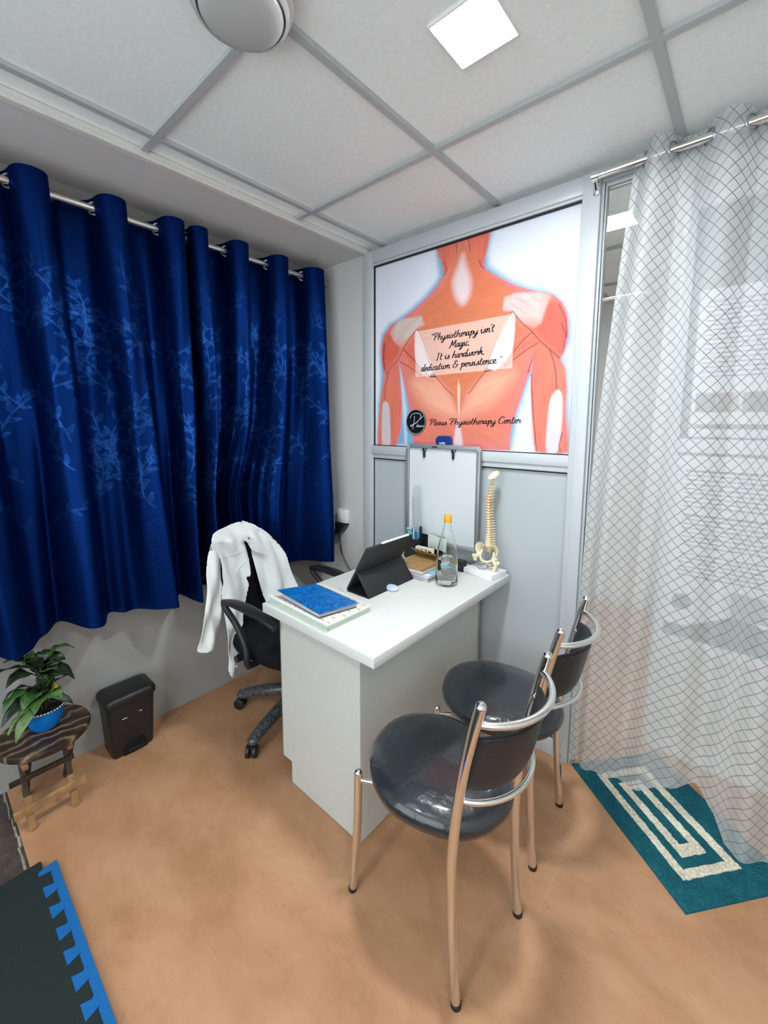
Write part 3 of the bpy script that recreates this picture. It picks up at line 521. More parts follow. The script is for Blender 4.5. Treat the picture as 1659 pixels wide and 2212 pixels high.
# round white fan hub on the ceiling
f = thing('ceiling_fan_hub', (.742, -1.188, H), 'round white fan hub with stepped rings on the ceiling', 'ceiling fan')
FW = mat('white_enamel', (.50, .52, .515), .25)
m_ = MB(); c0 = (.742, -1.188, 0)
m_.lathe([(.06, H+.01), (.108, H+.004), (.112, H-.003), (.110, H-.009), (.1005, H-.011), (.100, H-.008)], c0, 64); build('ceiling_plate', m_, FW, f, 60)
m_ = MB(); m_.lathe([(.100, H-.006), (.103, H-.016), (.101, H-.026), (.0935, H-.029), (.0925, H-.024), (.0925, H-.010)], c0, 64); build('rim_ring', m_, FW, f, 60)
m_ = MB(); m_.lathe([(.0875, H-.010), (.0885, H-.030), (.084, H-.037), (.070, H-.041), (.045, H-.044), (0, H-.046)], c0, 64); build('cap', m_, FW, f, 60)

# ------------------------------------------------------------------ window curtain
RY0, RY1, RZ, RX = -2.6, -.047, 2.238, -.323
rod = thing('curtain_rod', (RX, RY1, RZ), 'steel curtain rod above the navy curtain', 'curtain rod')
m_ = MB(); m_.tube([(RX, RY0, RZ), (RX, RY1+.004, RZ)], .0125, 20); build('pole', m_, mat('satin_steel', (.74, .74, .70), .28, metal=.9), rod, 60)
m_ = MB(); m_.tube([(RX, RY1, RZ), (RX, RY1+.004, RZ), (RX, RY1+.006, RZ), (RX, RY1+.03, RZ), (RX, RY1+.034, RZ)], [.0125, .0125, .018, .018, .014], 20); build('end_cap', m_, STEEL, rod, 50)
for yb in (-1.33, -.28):
    m_ = MB(); m_.b(XW, XW+.006, yb-.02, yb+.02, RZ-.02, RZ+.05, .002); m_.tube([(XW, yb, RZ+.01), (RX-.01, yb, RZ+.01), (RX, yb, RZ-.014)], .006, 8)
    build('bracket', m_, ALU, rod, 40)

CR = [-2.02, -1.92, -1.79, -1.68, -1.575, -1.436, -1.328, -1.187, -1.083, -.957, -.858, -.838, -.759, -.649, -.550, -.418, -.317, -.192, -.064, -.046]   # where the cloth crosses the rod
CP = [-4.5, -3.5, -2.5, -1.5, -.5, .5, 1.5, 2.5, 3.5, 4.5, 5.5, 6.5, 7.5, 8.5, 9.5, 10.5, 11.5, 12.5, 13.5, 14.]
rb = [-1.84, -1.75, -1.65, -1.54, -1.437, -1.32, -1.18, -1.02, -.945, -.893, -.845, -.80, -.73, -.65, -.57, -.47, -.33, -.12, -.006]
bp_ = [-4, -3, -2, -1, 0, 1, 2, 3, 4, 5, 6, 7, 8, 9, 10, 11, 12, 13, 14]
def curtain():
    nu, nv = 1020, 540
    tt = np.linspace(-4, 14, nu)[:, None]*np.ones((1, nv)); s = np.ones((nu, 1))*np.linspace(0, 1, nv)[None, :]
    yt = np.interp(tt, CP, CR); yb = np.interp(tt, bp_, rb)
    # smooth the piecewise maps a little
    k = np.hanning(25); k /= k.sum()
    def sm(a): p = np.pad(a, ((12, 12), (0, 0)), mode='reflect', reflect_type='odd'); return np.apply_along_axis(lambda q: np.convolve(q, k, 'valid'), 0, p)
    yt, yb = sm(yt), sm(yb)
    e = s**1.15
    Y = yt*(1-e)+yb*e
    bulge = np.exp(-((Y+.62)/.16)**2)*np.exp(-((s-.74)/.16)**2)
    Y = Y-bulge*.05
    zt = 2.278+.0*tt; hem = .622+.02*np.sin(tt*.8+1)+.012*np.sin(tt*2.1)
    Z = zt*(1-s)+hem*s
    amp = .078-.006*s+.012*np.sin(tt*1.1+.5)*s
    w = -np.cos(PI*(tt+1))*-1.
    w = -np.cos(PI*tt)
    wt = np.sign(w)*np.abs(w)**.75
    w2 = wt*(1-s)+(w+.22*np.sin(2.0*PI*tt+1.2+.9*s)+.12*np.sin(3.1*PI*tt+2*s))*s
    Xc = RX+.004+amp*w2+.070*s*(1-.15*s)
    Xc += .016*s*np.sin(5.3*tt+3.0*s)+.006*np.sin(13*tt+8*s)*np.sin(PI*s)+.05*bulge*0
    Xc -= .065*np.exp(-((Y+.69)/.2)**2)*np.clip((s-.55)/.2, 0, 1)
    Xc += .010*(vnoise(tt*3.1+5, s*5, 4)-.5)*np.clip(s*3, 0, 1)
    # pinched wrinkles beside the chair
    Xc += .022*np.exp(-((s-.75)/.12)**2)*np.sin(26*tt)*np.exp(-((tt-9.2)/1.4)**2)
    Y2 = Y+.012*np.sin(PI*tt*2)*(1-s)
    V = np.stack([Xc, Y2, Z], -1)
    # cloth coordinates for the woven leaves
    du = np.sqrt((np.diff(V[:, nv//2], axis=0)**2).sum(-1)); U_ = np.concatenate([[0], np.cumsum(du)])[:, None]*np.ones((1, nv)); Vc = (1-s)*1.66
    leaf = np.zeros((nu, nv))
    rs = np.random.RandomState(5); us = U_[:, 0]; vs = Vc[0]
    def stamp(cx, cy, R, fn):
        i0, i1 = np.searchsorted(us, [cx-R, cx+R]); j1, j0 = nv-np.searchsorted(vs[::-1], [cy-R, cy+R])
        if i1 <= i0 or j1 <= j0: return
        j0 = max(j0, 0)
        A = U_[i0:i1, j0:j1]-cx; B = Vc[i0:i1, j0:j1]-cy
        if A.size: leaf[i0:i1, j0:j1] = np.maximum(leaf[i0:i1, j0:j1], fn(A, B))
    def leaf_at(cx, cy, ang, L):
        ca, sa = math.cos(ang), math.sin(ang)
        def fn(A, B):
            p = (A*ca+B*sa)/L; q = (-A*sa+B*ca)/L
            wd = .34*np.clip(1-p*p, 0, 1)**1.0*(1-.25*p)
            o_ = np.clip(1-np.abs(np.abs(q)-wd)/.075, 0, 1)*(np.abs(p) < 1.02)
            rib = np.clip(1-np.abs(q)/.05, 0, 1)*(np.abs(p) < 1.0)
            vein = np.clip(1-np.abs(((p*5-np.abs(q)*4) % 1)-.5)/.2, 0, 1)*(np.abs(q) < wd)*.55
            return np.maximum(np.maximum(o_, rib), np.maximum(vein, (np.abs(q) < wd)*.12))
        stamp(cx, cy, L*1.15, fn)
    Ltot = us[-1]
    for row in range(190):
        cx = rs.uniform(0, Ltot); cy = rs.uniform(.36, 1.38); a = rs.uniform(.4, 2.7); cur = rs.uniform(-7, 7); st = .0062
        fade = 1.
        for k_ in range(42):
            cx += math.cos(a)*st; cy += math.sin(a)*st; a += cur*st
            stamp(cx, cy, .006, lambda A, B: np.clip(1.2-np.sqrt(A*A+B*B)/.0040, 0, 1)*.8)
            if k_ % 5 == 4:
                sd = 1 if (k_//5) % 2 else -1; L = .021+rs.uniform(-.003, .004); la = a+sd*.85
                leaf_at(cx+math.cos(la)*L*1.05, cy+math.sin(la)*L*1.05, la, L)
    fadeb = np.clip((Vc-.32)/.2, 0, 1)*np.clip((1.5-Vc)/.22, 0, 1)
    leaf *= fadeb*.62
    uv = np.stack([U_, Vc], -1).reshape(-1, 2)
    return V, leaf, uv, nu, nv
V, leaf, uv, nu, nv = curtain()
cu = thing('window_curtain', (RX, -.9, 2.278), 'navy blue leaf-patterned eyelet curtain covering the window', 'curtain')
CM = curtain_mat()
np_mesh('cloth', V.reshape(-1, 3)-np.array([RX, -.9, 2.278]), grid_faces(nu, nv), CM, cu, {'leaf': ('FLOAT', leaf.ravel())}, uv)
RING = mat('eyelet_metal', (.45, .50, .50), .25, metal=.9)
for k in range(0, 19):
    yc = CR[k]
    up_ = k % 2 == 1
    m_ = MB(); dirv = Vector((.72, .69 if up_ else -.69, 0)).normalized(); nn_ = Vector((0, 0, 1))
    m_.tube([Vector((RX, yc, RZ))+dirv*(.0225*math.cos(a*PI/16))+nn_*(.0225*math.sin(a*PI/16)) for a in range(32)], .0048, 8, closed=True)
    build('eyelet', m_, RING, cu, 60)

# ------------------------------------------------------------------ sheer doorway curtain
rod2 = thing('doorway_curtain_rod', (1.8, -.062, 2.293), 'chrome rod across the doorway carrying the sheer net curtain', 'curtain rod')
m_ = MB(); m_.tube([(1.166, -.060, 2.293), (2.7, -.060, 2.293)], .0125, 20); build('pole', m_, CHROME, rod2, 60)
m_ = MB(); m_.tube([(1.150, -.060, 2.293), (1.170, -.060, 2.293)], .0185, 20); m_.tube([(1.160, -.060, 2.293), (1.160, -.034, 2.26)], .007, 10); m_.box((1.160, -.034, 2.262), (.022, .008, .04), .002)
build('end_bracket', m_, CHROME, rod2, 50)
def sheer():
    nu, nv = 420, 160
    ph_ = [0, 1, 2, 3, 4, 5, 6, 7, 8]
    xt = [1.278, 1.355, 1.430, 1.535, 1.625, 1.72, 1.81, 1.92, 2.05]
    xb = [1.186, 1.262, 1.355, 1.49, 1.615, 1.72, 1.84, 1.98, 2.14]
    tt = np.linspace(0, 8, nu)[:, None]*np.ones((1, nv)); s = np.ones((nu, 1))*np.linspace(0, 1, nv)[None, :]
    XT = np.interp(tt, ph_, xt); XB = np.interp(tt, ph_, xb); k = np.hanning(31); k /= k.sum()
    def sm(a): p = np.pad(a, ((15, 15), (0, 0)), mode='reflect', reflect_type='odd'); return np.apply_along_axis(lambda q: np.convolve(q, k, 'valid'), 0, p)
    XT, XB = sm(XT), sm(XB)
    e = s**1.1; X = XT*(1-e)+XB*e
    X -= .035*np.sin(PI*np.clip(s*1.0, 0, 1))*np.clip(1-tt/2.5, 0, 1)
    zt = 2.335
    hx = [1.1, 1.19, 1.25, 1.30, 1.38, 1.44, 1.52, 1.60, 1.655, 1.69, 1.74, 1.82, 2.2]; hz = [.03, .040, .066, .055, .045, .080, .145, .175, .12, .030, .020, .022, .022]
    hem = np.interp(X, hx, hz)
    Z = zt*(1-s)+hem*s
    w = -np.cos(PI*tt); amp = .046*(1-.35*s)
    Yc = -.060-amp*w*(1-.25*s)-.012*s*np.sin(2.3*PI*tt+2)-.02*s*(1-s)*np.sin(3*s+tt)
    Yc = np.minimum(Yc, -.026)
    V = np.stack([X, Yc, Z], -1)
    du = np.sqrt((np.diff(V[:, nv//2], axis=0)**2).sum(-1)); U_ = np.concatenate([[0], np.cumsum(du)])[:, None]*np.ones((1, nv))
    U_ = U_*1.0; Vc = Z
    return V, np.stack([U_, Vc], -1).reshape(-1, 2), nu, nv
V, uv, nu, nv = sheer()
sh = thing('sheer_curtain', (1.6, -.06, 2.33), 'translucent white net curtain with diamond mesh hanging in the doorway', 'curtain')
np_mesh('cloth', V.reshape(-1, 3)-np.array([1.6, -.06, 2.33]), grid_faces(nu, nv), sheer_mat(), sh, None, uv)
for k, xc in enumerate([1.317, 1.392, 1.483, 1.580, 1.672, 1.765]):
    m_ = MB(); dirv = Vector((.6, .8 if k % 2 else -.8, 0)).normalized()
    m_.tube([Vector((xc, -.06, 2.293))+dirv*(.022*math.cos(a*PI/16))+Vector((0, 0, .022*math.sin(a*PI/16))) for a in range(32)], .004, 8, closed=True)
    build('eyelet', m_, RING, sh, 60)

# ------------------------------------------------------------------ next room seen through the curtain
nx = thing('inner_partition', (1.9, .33, 0), 'white framed partition with notices, seen dimly through the sheer curtain', 'partition')
WFR = mat('white_frame', (.78, .80, .82), .4)
m_ = MB()
for x0, x1 in ((1.389, 1.430), (1.99, 2.04), (2.70, 2.745)): m_.b(x0, x1, .312, .350, 0, H-.002, .003)
for z0, z1 in ((0, .06), (.487, .537), (1.311, 1.366), (2.24, 2.33)): m_.b(1.43, 2.70, .314, .348, z0, z1, .003)
build('frame', m_, WFR, nx, 40)
m_ = MB(); m_.b(1.42, 2.70, .326, .334, .05, .49); build('lower_panel', m_, mat('warm_white_panel', (.74, .735, .72), .5), nx)
m_ = MB(); m_.b(1.42, 2.70, .329, .333, .53, 1.315); m_.b(1.42, 2.70, .329, .333, 1.36, 2.25); build('pane', m_, mat('frosted_grey_pane', (.13, .16, .16), .4), nx)
nt1 = thing('printed_notice', (1.72, .32, .54), 'large white notice with rows of small print behind the sheer curtain', 'notice')
m_ = MB(); m_.prism([(1.400, .590), (1.505, .590), (1.66, .680), (1.79, .640), (1.955, .590), (1.955, 1.300), (1.421, 1.300)], .3235, .3265, lambda a, b_, h: (a, h, b_)); build('sheet', m_, mat('notice_white', (.80, .81, .85), .5), nt1)
m_ = MB()
for k in range(25):
    z = 1.238-k*.0179
    if k in (9, 18): continue
    x = 1.462
    while x < 1.88-.11*rnd.random():
        w = rnd.uniform(.011, .041); h = .0040 if k not in (0, 10) else .0075
        m_.b(x, x+w, .3225, .3236, z-h/2, z+h/2); x += w+.006
build('small_print', m_, mat('grey_print', (.03, .03, .04), .6), nt1)['kind'] = 'stuff'
m_ = MB(); m_.lathe([(.033, 0), (.033, .001), (0, .001)], (0, 0, 0), 32, Matrix.Translation((1.483, .3225, .693)) @ Matrix.Rotation(PI/2, 4, 'X')); build('round_emblem', m_, mat('grey_emblem', (.05, .07, .07), .6), nt1)
m_ = MB(); m_.b(1.641, 1.770, .3225, .3235, .670, .771); build('picture', m_, mat('grey_picture', (.30, .33, .34), .6), nt1)
nt2 = thing('printed_notice', (1.72, .32, 1.37), 'upper white notice with a photo strip behind the sheer curtain', 'notice')
m_ = MB(); m_.b(1.458, 1.955, .3235, .3265, 1.375, 1.935); build('sheet', m_, MATS['notice_white'], nt2)
m_ = MB()
for k in range(17):
    z = 1.888-k*.0175; x = 1.482
    while x < 1.88:
        w = rnd.uniform(.011, .041); m_.b(x, x+w, .3225, .3236, z-.0020, z+.0020); x += w+.006
build('small_print', m_, MATS['grey_print'], nt2)['kind'] = 'stuff'
m_ = MB()
for x0, x1, c_ in ((1.472, 1.536, 0), (1.54, 1.604, 1), (1.614, 1.696, 0), (1.70, 1.787, 1)): m_.b(x0, x1, .3225, .3236, 1.471, 1.545, mi=c_)
build('photo_strip', m_, [mat('photo_grey', (.12, .14, .14), .5), mat('photo_pinkish', (.34, .24, .23), .5)], nt2)
m_ = MB(); m_.b(1.476, 1.843, .3225, .3236, 1.407, 1.425); build('green_band', m_, mat('olive_band', (.14, .16, .06), .5), nt2)
m_ = MB(); m_.tube([(1.02, .42, 1.985), (1.26, .42, 1.985)], .010, 12)
bk = build('pole', m_, CHROME, thing('inner_curtain_rod', (1.1, .42, 1.985), 'short chrome rod end in the next room, left of the sheer curtain', 'curtain rod'), 60)
m_ = MB(); m_.tube([(1.018, .42, 1.985), (1.032, .42, 1.985)], .017, 12); m_.tube([(1.03, .42, 1.985), (1.03, .43, 1.985)], .006, 8); build('end_bracket', m_, CHROME, bk.parent, 50)

# ------------------------------------------------------------------ wall socket, adapter, cable
sk = thing('socket_box', (-.18, -.001, .86), 'small white surface socket box low on the end wall by the curtain', 'socket')
m_ = MB(); m_.b(-.235, -.153, -.030, -.0005, .820, .903, .004); build('box', m_, mat('socket_white', (.80, .80, .78), .35), sk, 40)
m_ = MB(); m_.b(-.225, -.185, -.033, -.029, .835, .890, .002); build('rocker_switch', m_, MATS['socket_white'], sk, 40)
m_ = MB(); m_.prism([(-.235, .818), (-.150, .812), (-.190, .765), (-.235, .742)], -.045, -.004, lambda a, b_, h: (a, h, b_)); solo('power_adapter', m_, BLKP, 'black plug adapter hanging under the white socket box', 'adapter')
m_ = MB(); m_.tube(spline([(-.225, -.02, .745), (-.222, -.012, .68), (-.205, -.010, .61), (-.165, -.010, .555), (-.120, -.010, .50), (-.10, -.012, .40), (-.08, -.015, .2), (-.04, -.02, .005)], 6), .0026, 8); solo('power_cable', m_, BLKP, 'thin black cable trailing down the end wall behind the desk', 'cable', 60)

# ------------------------------------------------------------------ desk
dk = thing('desk', (.6, -.48, 0), 'white laminate desk with overhanging top in front of the poster', 'desk')
TX0, TX1, TY0, TY1 = .328, .889, -.923, -.030
m_ = MB(); m_.b(TX0, TX1, TY0, TY1, .7265, .760, .0012); build('desktop', m_, LAM, dk, 40)
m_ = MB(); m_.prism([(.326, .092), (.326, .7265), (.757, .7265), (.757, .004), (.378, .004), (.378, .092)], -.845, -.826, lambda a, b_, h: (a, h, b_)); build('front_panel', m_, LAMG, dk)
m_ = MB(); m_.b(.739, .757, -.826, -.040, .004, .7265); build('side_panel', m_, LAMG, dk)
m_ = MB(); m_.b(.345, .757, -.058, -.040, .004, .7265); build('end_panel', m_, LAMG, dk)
m_ = MB(); m_.b(.322, .326, -.8455, -.826, .092, .7265); m_.b(.380, .756, -.8435, -.828, 0, .004); m_.b(.741, .7555, -.826, -.042, 0, .004); build('edge_banding', m_, mat('grey_edge', (.30, .31, .31), .5), dk)

# ------------------------------------------------------------------ notebooks at the near corner
ZT = .7601
def quad_prism(m_, q, z0, z1, mi=0): m_.prism(q, z0, z1, mi=mi)
pl = thing('planner_book', (.5, -.8, ZT), 'thick pale green planner with rainbow print cover under the blue notebook', 'planner')
def inset(q, d):
    c = sum((Vector(p) for p in q), Vector((0, 0)))/len(q); return [tuple(Vector(p)+(c-Vector(p)).normalized()*d) for p in q]
Q = [(.340, -.903), (.682, -.915), (.686, -.712), (.404, -.690)]
m_ = MB(); m_.prism(Q, ZT, ZT+.0022); m_.prism(Q, ZT+.0225, ZT+.025); build('cover', m_, mat('cream_cover', (.76, .73, .68), .5), pl)
m_ = MB(); m_.prism(inset(Q, .006), ZT+.0022, ZT+.0225); build('pages', m_, mat('pale_green_pages', (.50, .60, .50), .6, noise=.08, nscale=30), pl)
m_ = MB()
a0, b0 = Vector(Q[0]), Vector(Q[1])
for k in range(13):
    p = a0.lerp(b0, .02+k*.078); m_.box((p.x, p.y+.006, ZT+.0255), (.019, .016, .0014), .0004, rot=-.03)
build('index_tabs', m_, mat('tab_white', (.8, .8, .8), .5), pl)
for k in range(14):
    p = a0.lerp(b0, .04+k*.073); m_ = MB(); m_.ell((p.x, p.y+.0045, ZT+.011), (.0017, .0020, .0017), 8, 5); build('binding_hole', m_, mat('dark_hole', (.06, .09, .08), .5), pl)
m_ = MB()
for i in range(11):
    for j in range(6):
        u, v = (i+.5+(j % 2)*.5)/11, (j+.4)/6
        if u > .97: continue
        p = Vector(Q[0]).lerp(Vector(Q[1]), u).lerp(Vector(Q[3]).lerp(Vector(Q[2]), u), v)
        for rr, ci in ((.0078, 0), (.0055, 1), (.0033, 2)):
            m_.tube([(p.x+rr*math.cos(t*PI/6), p.y+rr*.8*math.sin(t*PI/6), ZT+.0251) for t in range(7)], .0009, 5, mi=ci)
build('rainbow_print', m_, [mat('print_pink', (.62, .33, .33), .6), mat('print_grey', (.42, .40, .42), .6), mat('print_ochre', (.62, .48, .34), .6)], pl)['kind'] = 'stuff'

bn = thing('spiral_notebook', (.52, -.82, ZT+.025), 'blue patterned spiral notebook with curling pages on top of the planner', 'notebook')
B = [(.385, -.880), (.622, -.898), (.657, -.757), (.430, -.748)]
def sheetq(m_, q, zf, th, nu=14, nv=6):
    V = []; F = []
    for top in (1, 0):
        for i in range(nu+1):
            for j in range(nv+1):
                u, v = i/nu, j/nv; p = Vector(q[0]).lerp(Vector(q[1]), u).lerp(Vector(q[3]).lerp(Vector(q[2]), u), v); V.append((p.x, p.y, zf(u, v)+(th if top else 0)))
    N1 = (nu+1)*(nv+1); id_ = lambda i, j, b_: i*(nv+1)+j+b_*N1
    for i in range(nu):
        for j in range(nv):
            F.append((id_(i, j, 0), id_(i+1, j, 0), id_(i+1, j+1, 0), id_(i, j+1, 0))); F.append((id_(i, j, 1), id_(i, j+1, 1), id_(i+1, j+1, 1), id_(i+1, j, 1)))
    for i in range(nu): F += [(id_(i, 0, 0), id_(i, 0, 1), id_(i+1, 0, 1), id_(i+1, 0, 0)), (id_(i, nv, 0), id_(i+1, nv, 0), id_(i+1, nv, 1), id_(i, nv, 1))]
    for j in range(nv): F += [(id_(0, j, 0), id_(0, j+1, 0), id_(0, j+1, 1), id_(0, j, 1)), (id_(nu, j, 0), id_(nu, j, 1), id_(nu, j+1, 1), id_(nu, j+1, 0))]
    m_.add(V, F)
Z0 = ZT+.0262
m_ = MB()
for k in range(9):
    t = k/8
    sheetq(m_, inset(B, .004+.003*math.sin(k*2.1)), lambda u, v, t=t: Z0+.001+t*(.010+.008*math.exp(-((u-.35)/.22)**2)*(1-v)+.002*v), .0006)
build('pages', m_, PAPER, bn, 40)
m_ = MB(); B2 = [(.372, -.888), (.630, -.903), (.662, -.757), (.424, -.745)]
sheetq(m_, B2, lambda u, v: Z0+.0175+.006*(1-u)*(1-v)+.002*(1-u), .0012)
bl = bpy.data.materials.new('blue_marbled_cover'); bl.use_nodes = True; nt = bl.node_tree; bb = nt.nodes['Principled BSDF']
vr = nt.nodes.new('ShaderNodeTexNoise'); vr.inputs['Scale'].default_value = 75; vr.inputs['Detail'].default_value = 3; vr.inputs['Distortion'].default_value = 1.5
tc_ = nt.nodes.new('ShaderNodeTexCoord'); rp = nt.nodes.new('ShaderNodeValToRGB'); rp.color_ramp.elements[0].position = .42; rp.color_ramp.elements[0].color = (.003, .055, .22, 1); rp.color_ramp.elements[1].position = .55; rp.color_ramp.elements[1].color = (.004, .19, .58, 1)
nt.links.new(tc_.outputs['Object'], vr.inputs['Vector']); nt.links.new(vr.outputs['Fac'], rp.inputs['Fac']); nt.links.new(rp.outputs['Color'], bb.inputs['Base Color']); bb.inputs['Roughness'].default_value = .35
build('front_cover', m_, bl, bn, 40)
m_ = MB(); sheetq(m_, inset(B, .001), lambda u, v: Z0-.0008, .0014); build('back_cover', m_, mat('dark_cover', (.03, .04, .06), .5), bn)
m_ = MB(); a0, b0 = Vector(B[3]), Vector(B[2])
for k in range(26):
    p = a0.lerp(b0, .03+k*.037); m_.tube([(p.x, p.y+.004+.0075*math.sin(t*PI/5), Z0+.010+.0095*math.cos(t*PI/5)) for t in range(10)], .0006, 5, closed=True)
build('spiral_binding', m_, BLKP, bn)

# ------------------------------------------------------------------ tablet in folio stand
tb = thing('tablet_in_case', (.53, -.49, ZT), 'black tablet case propped upright on its folded stand, seen from behind', 'tablet')
y0, y1 = -.637, -.356
def plate(m_, p0, p1, th, y0=y0, y1=y1, bev=.002):
    a = Vector((p0[0], 0, p0[1])); b_ = Vector((p1[0], 0, p1[1])); d = b_-a; L = d.length; ang = math.atan2(d.x, d.z)
    m_.box(((a+b_)/2+Vector((0, (y0+y1)/2, 0))), (th, y1-y0, L), bev, tilt=(0, ang))
m_ = MB(); plate(m_, (.482, ZT+.006), (.592, ZT+.196), .012, bev=.005); build('tablet_back', m_, mat('black_folio', (.016, .018, .020), .55, bump=.2, bscale=150), tb, 40)
m_ = MB(); plate(m_, (.476, ZT+.008), (.586, ZT+.193), .003, y0+.006, y1-.006); build('screen', m_, mat('dark_glass_screen', (.01, .01, .012), .08), tb, 40)
m_ = MB(); plate(m_, (.5375, ZT+.088), (.600, ZT+.003), .004); plate(m_, (.486, ZT+.0030), (.600, ZT+.0030), .004) if False else None
m_.box((.543, (y0+y1)/2, ZT+.002), (.118, y1-y0, .004), .001); build('folding_stand', m_, MATS['black_folio'], tb, 40)
m_ = MB(); m_.tube([(.602, -.555, ZT+.203), (.602, -.395, ZT+.203)], .0047, 14); m_.tube([(.602, -.556, ZT+.203), (.602, -.566, ZT+.203)], [.0047, .0015], 14)
solo('stylus_pencil', m_, mat('stylus_white', (.85, .85, .86), .25), 'white stylus clipped along the top edge of the black tablet', 'stylus', 60)
m_ = MB(); m_.tube([(.44, -.632, ZT+.003), (.476, -.650, ZT+.003)], .0022, 8); solo('charging_lead', m_, mat('lead_white', (.75, .75, .75), .5), 'short white lead tip on the desk at the corner of the tablet', 'cable', 60)
ms = thing('computer_mouse', (.609, -.508, ZT), 'small pale blue rounded mouse on the desk beside the tablet', 'mouse')
m_ = MB(); m_.lathe([(.018, .0005), (.0225, .003), (.0242, .009), (.022, .014), (.0145, .0182), (.006, .0198), (0, .02)], (.609, -.508, ZT), 28, sx=1.25, sy=.95); build('shell', m_, mat('pale_blue_shell', (.52, .60, .80), .3), ms, 60)
m_ = MB(); m_.lathe([(.0200, 0), (.0205, .0025), (.0185, .003)], (.609, -.508, ZT), 28, sx=1.25, sy=.95); build('base', m_, mat('grey_blue_base', (.34, .40, .52), .4), ms, 60)
m_ = MB(); m_.ell((.634, -.514, ZT+.009), (.0012, .0016, .001), 8, 6); build('sensor_mark', m_, BLKP, ms)

# ------------------------------------------------------------------ stacked books behind the tablet
ANG = .0
def book(name, label, q, z0, th, cm, pm_, cat='book', skew=0.):
    t = thing(name, (q[0][0], q[0][1], z0), label, cat); m_ = MB(); m_.prism(q, z0, z0+.0014); m_.prism(q, z0+th-.0014, z0+th)
    build('cover', m_, cm, t); m_ = MB(); m_.prism(inset(q, .004), z0+.0014, z0+th-.0014); build('pages', m_, pm_, t); return t
LILAC = mat('white_lilac_pages', (.70, .68, .76), .6)
def rq(c, w, l, a): 
    ca, sa = math.cos(a), math.sin(a); return [(c[0]+x*ca-y*sa, c[1]+x*sa+y*ca) for x, y in ((-w/2, -l/2), (w/2, -l/2), (w/2, l/2), (-w/2, l/2))]
zc = ZT
book('exercise_book', 'white exercise book with grey spine at the bottom of the stack', rq((.598, -.252), .150, .20, .03), zc, .010, mat('grey_spine', (.35, .34, .38), .5), LILAC, 'exercise book'); zc += .0101
book('exercise_book', 'lilac-edged exercise book second from the bottom of the stack', rq((.596, -.250), .152, .20, .0), zc, .010, mat('lilac_cover', (.55, .52, .62), .5), LILAC, 'exercise book'); zc += .0101
bq = book('printed_booklet', 'white booklet with a light blue picture on its cover, in the stack', rq((.600, -.252), .158, .205, .02), zc, .009, mat('white_cover', (.76, .79, .84), .35), LILAC, 'booklet')
m_ = MB(); m_.prism(rq((.648, -.245), .056, .17, .02), zc+.0091, zc+.0094); build('blue_picture', m_, mat('sky_picture', (.25, .52, .72), .4, noise=.35, nscale=50), bq); zc += .0096
book('brown_diary', 'brown covered diary with white pages below the open folder', rq((.575, -.268), .150, .185, .02), zc, .016, mat('brown_cover', (.30, .16, .065), .5), mat('cream_pages', (.78, .76, .72), .6), 'diary'); zc += .0161
# hollow kraft folder lying half open on top
kf = thing('kraft_folder', (.57, -.26, zc), 'open brown kraft folder box lying on top of the book stack', 'folder')
KR = mat('kraft_board', (.36, .215, .09), .6, noise=.12, nscale=30); ca = (.565, -.268)
m_ = MB(); m_.prism(rq(ca, .150, .185, .02), zc, zc+.002); build('tray', m_, KR, kf)
m_ = MB()
q0 = rq(ca, .150, .185, .02)
V = [(*q0[1], zc+.003), (*q0[2], zc+.012), (*q0[3], zc+.036), (*q0[0], zc+.040)]
V = [(*q0[3], zc+.002), (*q0[2], zc+.002), (q0[2][0]+.004, q0[2][1]-.055, zc+.034), (q0[3][0], q0[3][1]-.05, zc+.040)]
V += [(x, y, z+.002) for x, y, z in V]
m_.add(V, [(0, 1, 2, 3), (7, 6, 5, 4), (0, 4, 5, 1), (1, 5, 6, 2), (2, 6, 7, 3), (3, 7, 4, 0)]); build('lifted_lid', m_, KR, kf)
m_ = MB(); m_.prism([(.640, -.345), (.668, -.352), (.672, -.272), (.660, -.268)], ZT, ZT+.012); solo('eraser_strip', m_, mat('pale_lime', (.62, .74, .55), .5), 'pale green strip lying against the foot of the book stack beside the bottle', 'eraser')

# ------------------------------------------------------------------ desk organiser and its contents
og = thing('desk_organiser', (.46, -.10, ZT), 'black desk organiser behind the books holding scissors and ruler', 'organiser')
m_ = MB(); OX0, OX1, OY0, OY1 = .385, .565, -.145, -.062
m_.b(OX0, OX1, OY0, OY1, ZT, ZT+.005); m_.b(OX0, OX1, OY1-.003, OY1, ZT, ZT+.112); m_.b(OX0, OX0+.003, OY0, OY1, ZT, ZT+.105); m_.b(OX0+.068, OX0+.071, OY0, OY1, ZT, ZT+.100); m_.b(OX0, OX0+.07, OY0, OY0+.003, ZT, ZT+.100)
m_.b(OX0+.07, OX1, OY0, OY0+.003, ZT, ZT+.045); m_.b(OX1-.003, OX1, OY0, OY1, ZT, ZT+.045); build('tray', m_, BLKP, og)
sc = thing('scissors', (.425, -.13, ZT+.06), 'scissors with light blue handles in the black organiser', 'scissors'); SB = mat('handle_blue', (.03, .30, .48), .35)
m_ = MB(); m_.tube(spline([(.400+.017*math.cos(a*PI/6), -.128, ZT+.118+.020*math.sin(a*PI/6)) for a in range(12)], 3, True), .0044, 10, closed=True); build('handle', m_, SB, sc, 60)
m_ = MB(); m_.tube(spline([(.442+.013*math.cos(a*PI/6), -.122, ZT+.115+.022*math.sin(a*PI/6)) for a in range(12)], 3, True), .0040, 10, closed=True); build('handle', m_, SB, sc, 60)
